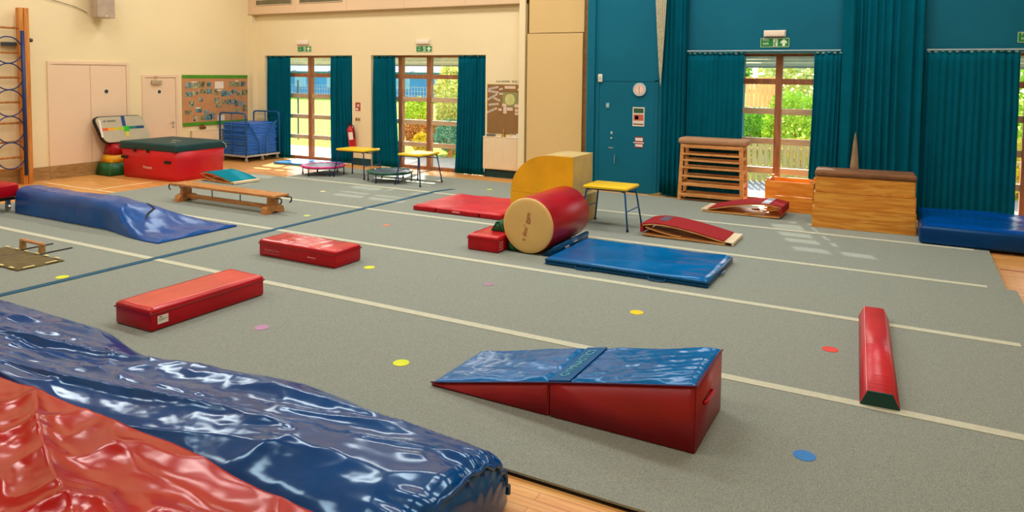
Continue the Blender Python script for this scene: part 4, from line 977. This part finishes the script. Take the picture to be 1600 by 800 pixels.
text('fitness', .10, WHITE, t, (.10, .0, .757), (0, 0, 0), name='lid_lettering'); text('gym', .08, WHITE, t, (.40, -.30, .757), (0, 0, 0), name='lid_lettering')
for (x, z) in ((-.70, .40), (.62, .36)):
    bm = BM(); box(bm, x-.09, -.655, z, x+.09, -.615, z+.055, .01); mk('hand_hole', bm, BLACK, t)
for x in (-.35, .05): 
    bm = BM(); cyl(bm, (x, -.655, .585), .035, .02, 'y', 16); mk('strap_tab', bm, BLACK, t)
text('Freenet', .085, WHITE, t, (.02, -.636, .25), (R(90), 0, 0), name='printed_lettering')
bm = BM(); tube(bm, [(.885, .50, .73), (.90, .56, .68), (.885, .60, .60)], .012, 6); mk('strap', bm, mat('strap_pale', (150, 170, 190), .5), t)

# banded foam step behind it and the leaning board
t = thing('foam_steps', 'red, yellow and green banded foam tower behind the red box', 'gym block', (-14.86, 9.60, FZ))
for k, (z0, z1, a, m_) in enumerate(((.003, .27, .42, GREENV), (.27, .43, .35, YEL), (.43, .66, .29, RED))):
    bm = BM(); b_ = a-.055; V = [[bm.verts.new((sx*q*.62, sy*q, z)) for sx, sy in ((-1, -1), (1, -1), (1, 1), (-1, 1))] for q, z in ((a, z0), (b_, z1-.002))]
    for i in range(4): bm.faces.new((V[0][i], V[0][(i+1) % 4], V[1][(i+1) % 4], V[1][i]))
    bm.faces.new(V[0]); bm.faces.new(V[1]); bmesh.ops.bevel(bm, geom=bm.edges[:], offset=.012, segments=2, affect='EDGES'); mk('foam_tier', bm, m_, t, True)
t = thing('air_board', 'pale grey rounded board with a rainbow cross leaning behind the red box', 'gym board', (-14.86, 9.78, .642), 0); t.rotation_euler = (0, R(-17), 0)
def rr(w, h, r, n=8, sk=0):
    p = []
    for (cx, cz, a0) in ((w-r, h-r, 0), (-w+r, h-r, 90), (-w+r, r, 180), (w-r, r, 270)):
        for k in range(n+1): a = R(a0+90*k/n); zz = cz+r*math.sin(a); p.append((cx+r*math.cos(a)-sk*zz, zz))
    return p
bm = BM(); prism(bm, rr(.55, .58, .12, sk=.25), -.05, .02, 'x'); mk('rim', bm, BLACK, t)
bm = BM(); prism(bm, [(a, b_) for a, b_ in rr(.53, .56, .11, sk=.25)], .02, .045, 'x'); mk('face_panel', bm, mat('board_grey', (186, 178, 152), .5, .03), t)
for (a, b_, c, d, rgb) in ((-.5, .26, -.36, .32, (220, 90, 60)), (-.36, .26, -.2, .32, (236, 160, 40)), (-.2, .26, .0, .32, (190, 200, 30)), (.0, .22, .12, .34, (30, 190, 40)), (.12, .27, .28, .33, (0, 120, 110)), (.28, .27, .47, .33, (20, 70, 110)), (-.02, .34, .06, .56, (20, 60, 130)), (.02, .10, .09, .22, (220, 200, 50))):
    bm = BM(); prism(bm, [(a-.07, b_), (c-.07, b_), (c-.07, d), (a-.07, d)], .0455, .0475, 'x'); mk('colour_stripe', bm, mat('stripe_%d_%d_%d' % rgb, rgb, .5), t)
text('air board', .075, INK, t, (.048, -.36, .47), (R(90), 0, R(90)), name='printed_lettering')
bm = BM(); box(bm, .044, -.60, .12, .056, -.555, .50, .004); mk('side_pad', bm, WHITE, t)

# ---------------------------------------------------------------- outside
GR = mat('lawn', (126, 164, 24), .95, .1, 3, rgb2=(178, 200, 56), spec=.1)
PAV = mat('pale_paving', (180, 180, 178), .9, .04, 2)
bm = BM(); box(bm, -90, 13.96, -.3, 60, 110, -.08); tag(mk('lawn', bm, GR), 'wide sunlit lawn beyond the windows', 'lawn', kind='structure')
struct(bx('trim_20', PAV, (-40, 13.95, -.2, 30, 16.2, -.05)))['kind'] = 'structure'
# canopy: translucent sheet on beams
POLY = translucent('canopy_sheet', (190, 198, 184), .6)
t = thing('canopy', 'pale slatted canopy roof outside over the windows', 'canopy', (-6, 14.0, 2.67))
bm = BM(); box(bm, -14, -.02, .02, 12, 1.6, .03)
for v in bm.verts: v.co.z -= .165*max(0, v.co.y)
mk('roof_sheet', bm, POLY, t)
WB = mat('canopy_white', (170, 178, 160), .6)
for y in (.25, .6, .95, 1.35, 1.58):
    bm = BM(); box(bm, -14, y-.025, -.04-.165*y, 12, y+.025, .018-.165*y); mk('beam', bm, WB if y < 1.5 else mat('gutter_grey', (120, 130, 130), .5), t)
for k in range(6):
    bm = BM(); tube(bm, [(-12+k*4.4, 1.55, -2.78), (-12+k*4.4, 1.55, -.16)], .05, 10); mk('post', bm, mat('post_blue_grey', (96, 118, 128), .5), t)
# picket fence
t = thing('picket_fence', 'pale yellow picket fence outside the window behind the open box', 'fence', (-2.4, 16.15, -.08))
PK = wood('picket_wood', (226, 192, 118), (240, 212, 146), (8, 8, 1), .7)
for z in (.35, .72):
    bm = BM(); box(bm, -3.6, .02, z-.03, 5.4, .06, z+.03); mk('rail', bm, PK, t)
pk = None
for k in range(60):
    if pk is None:
        bm = BM(); prism(bm, [(-.052, .0), (.052, .0), (.052, .86), (0, .90), (-.052, .86)], 0, .02, 'y'); pk = mk('picket', bm, PK, t); o = pk
    else: o = pk.copy(); COL.objects.link(o)
    o.location = (-3.5+k*.125, 0, .0)
# foliage
def leafblob(name, label, c, rad, n, m_, seed, leaf=.06, cat='bush', trunk=None, group=None):
    t = thing(name, label, cat, (c[0], c[1], -.08), group=group); rnd = random.Random(seed); bm = BM()
    for k in range(n):
        u = rnd.uniform(-1, 1); a = rnd.uniform(0, 2*math.pi); r_ = rnd.uniform(.72, 1.04)*(1+.22*noise.noise(Vector((u*2, a, seed))))
        p = Vector((rad[0]*r_*math.sqrt(1-u*u)*math.cos(a), rad[1]*r_*math.sqrt(1-u*u)*math.sin(a), c[2]+.08+rad[2]*r_*u))
        if p.z < 0.03: continue
        q = Vector((rnd.uniform(-1, 1), rnd.uniform(-1, 1), rnd.uniform(-1, 1))).normalized(); w = q.orthogonal().normalized(); s = leaf*rnd.uniform(.6, 1.3)
        vs = [bm.verts.new(p+q*s), bm.verts.new(p+w*s*.5), bm.verts.new(p-q*s), bm.verts.new(p-w*s*.5)]; bm.faces.new(vs)
    mk('foliage', bm, m_, t)
    bm = BM(); tube(bm, [(0, 0, 0), (.03, 0, c[2]*.6), (0, .03, c[2])], [.07, .05, .03], 8)
    for k in range(4): a = k*1.6; tube(bm, [(0, 0, c[2]*.4), (rad[0]*.6*math.cos(a), rad[1]*.6*math.sin(a), c[2]+rad[2]*.3)], [.035, .012], 6)
    mk('stem', bm, BENCHW, t)
def leafm(n, a, b_): return mat(n, a, .7, .1, 5, rgb2=b_, spec=.2)
L1 = leafm('leaf_lime', (130, 176, 30), (206, 232, 90)); L2 = leafm('leaf_green', (70, 140, 40), (150, 200, 70)); L3 = leafm('leaf_pale', (180, 200, 110), (226, 226, 160)); L4 = leafm('leaf_yellow', (226, 206, 40), (244, 226, 90)); L5 = leafm('leaf_rust', (196, 120, 60), (230, 180, 110)); L6 = leafm('leaf_teal', (60, 150, 130), (150, 210, 190)); L7 = leafm('leaf_dark', (90, 150, 140), (150, 190, 180))
leafblob('round_bush', 'round lime green bush behind the picket fence, right of the mullion', (-2.35, 18.2, .95), (.75, .7, .85), 5200, L1, 1, .055)
leafblob('round_bush', 'dense green round bush behind the picket fence, left of the mullion', (-3.5, 18.9, .75), (.5, .5, .6), 3600, L2, 2, .05)
leafblob('flower_bush', 'small bush with yellow flowers behind the picket fence', (-2.1, 17.05, .62), (.4, .28, .22), 1400, L4, 3, .045)
leafblob('garden_tree', 'pale yellow-green tree beyond the bushes, right side of the window', (-2.3, 24.5, 2.1), (1.9, 1.2, 1.5), 6500, L3, 4, .1, 'tree')
leafblob('garden_tree', 'darker green tree beyond the bushes, left side of the window', (-5.3, 23.5, 2.2), (.9, .8, .8), 2600, L2, 5, .08, 'tree')
leafblob('low_shrub', 'low pale shrub behind the pickets at the left of the window', (-3.85, 17.6, .40), (.6, .4, .4), 1800, L3, 6, .05)
leafblob('garden_tree', 'leafy lime tree seen past the right-hand curtain', (2.4, 18.5, 1.3), (1.4, 1.0, 1.4), 6000, L1, 7, .08, 'tree')
leafblob('flower_bush', 'yellow flowering bush low behind the right-hand window', (1.9, 16.9, .5), (.9, .4, .55), 3000, L4, 8, .05)
leafblob('tall_hedge', 'tall speckled leafy shrub outside the right part of the second window', (-11.15, 17.0, 1.35), (.60, .4, 1.35), 5200, L3, 9, .06)
leafblob('tall_hedge', 'bright green shrub column at the right of the second window', (-10.0, 16.3, 1.35), (.40, .35, 1.3), 3400, L2, 10, .06)
leafblob('flower_bush', 'lime green clump in the garden behind the middle pane', (-12.7, 17.35, 1.0), (.40, .35, .45), 1900, L1, 11, .05)
leafblob('flower_bush', 'rusty orange flowering bush low behind the middle pane', (-12.1, 16.75, .45), (.62, .3, .40), 3000, L5, 12, .05)
leafblob('flower_bush', 'blue-green bush low behind the right pane', (-10.75, 16.15, .55), (.45, .3, .40), 2000, L6, 13, .045)
leafblob('flower_bush', 'small yellow flowering plant under the rusty bush', (-11.6, 16.1, .3), (.32, .18, .25), 1100, L4, 14, .045)
leafblob('flower_bush', 'teal leafy plant low behind the left window curtain', (-13.15, 15.3, .35), (.30, .25, .35), 1300, L6, 15, .045)
# fences, far things
def panel_fence(name, label, x0, x1, y, h, m_, n, z0=-.08):
    t = thing(name, label, 'fence', ((x0+x1)/2, y, z0)); w = (x1-x0)/2; bm = BM()
    for k in range(n): a = -w+2*w*k/n; box(bm, a+.005, -.012+.01*(k % 2), 0, a+2*w/n-.005, .012+.01*(k % 2), h)
    mk('boards', bm, m_, t)
    bm = BM(); box(bm, -w, .02, h*.8, w, .06, h*.85); box(bm, -w, .02, h*.2, w, .06, h*.25); mk('rail', bm, m_, t)
panel_fence('garden_fence', 'pale blue board fence in the garden left of the round bush', -6.6, -3.3, 20.2, 1.45, mat('fence_paleblue', (176, 200, 226), .8, .04), 26)
panel_fence('garden_fence', 'orange board fence panel behind the bushes', -4.3, -3.2, 21.6, 2.25, mat('fence_orange', (236, 168, 108), .8, .06), 9)
panel_fence('garden_fence', 'lilac board fence right of the round bush', -2.2, 1.6, 20.6, 1.55, mat('fence_lilac', (206, 200, 216), .8, .04), 26)
t = thing('mesh_fence', 'fine wire mesh fence with posts across the lawn', 'fence', (-15, 17.9, -.08)); bm = BM()
for k in range(110): tube(bm, [(-6+k*.11, 0, 0), (-6+k*.11, 0, 1.85)], .006, 4)
for k in range(15): tube(bm, [(-6, 0, .05+k*.128), (6, 0, .05+k*.128)], .005, 4)
mk('mesh', bm, mat('mesh_grey', (150, 160, 150), .6), t)
for k in range(5):
    bm = BM(); tube(bm, [(-6+k*3, 0, 0), (-6+k*3, 0, 2.0)], .03, 8); mk('post', bm, STEEL, t)
t = thing('far_building', 'long low blue building beyond the lawn', 'building', (-40, 48, -.08))
bm = BM(); box(bm, -22, 0, 0, 26, 8, 2.3); mk('wall', bm, mat('far_blue', (70, 140, 190), .8, .08, .5), t)
bm = BM(); prism(bm, [(-.5, 2.3), (8.5, 2.3), (4, 4.2)], -22.5, 26.5, 'x'); mk('roof', bm, mat('far_roof', (150, 160, 176), .8), t)
for k in range(12):
    bm = BM(); box(bm, -20+k*3.8, -.05, .9, -18.6+k*3.8, .0, 1.8); mk('window', bm, mat('far_glass', (130, 176, 206), .3), t)
for k, x in enumerate((-70, -58, -46, -34, -22)):
    leafblob('distant_tree', ['distant tree above the far building, leftmost seen', 'distant tree above the far building, second from the left', 'distant tree above the far building, middle one', 'distant tree above the far building, fourth from the left', 'distant tree above the far building, rightmost seen'][k], (x, 62, 4.0), (5.0, 3, 3.6), 1800, L7, 30+k, .6, 'tree', group='trees beyond the lawn')
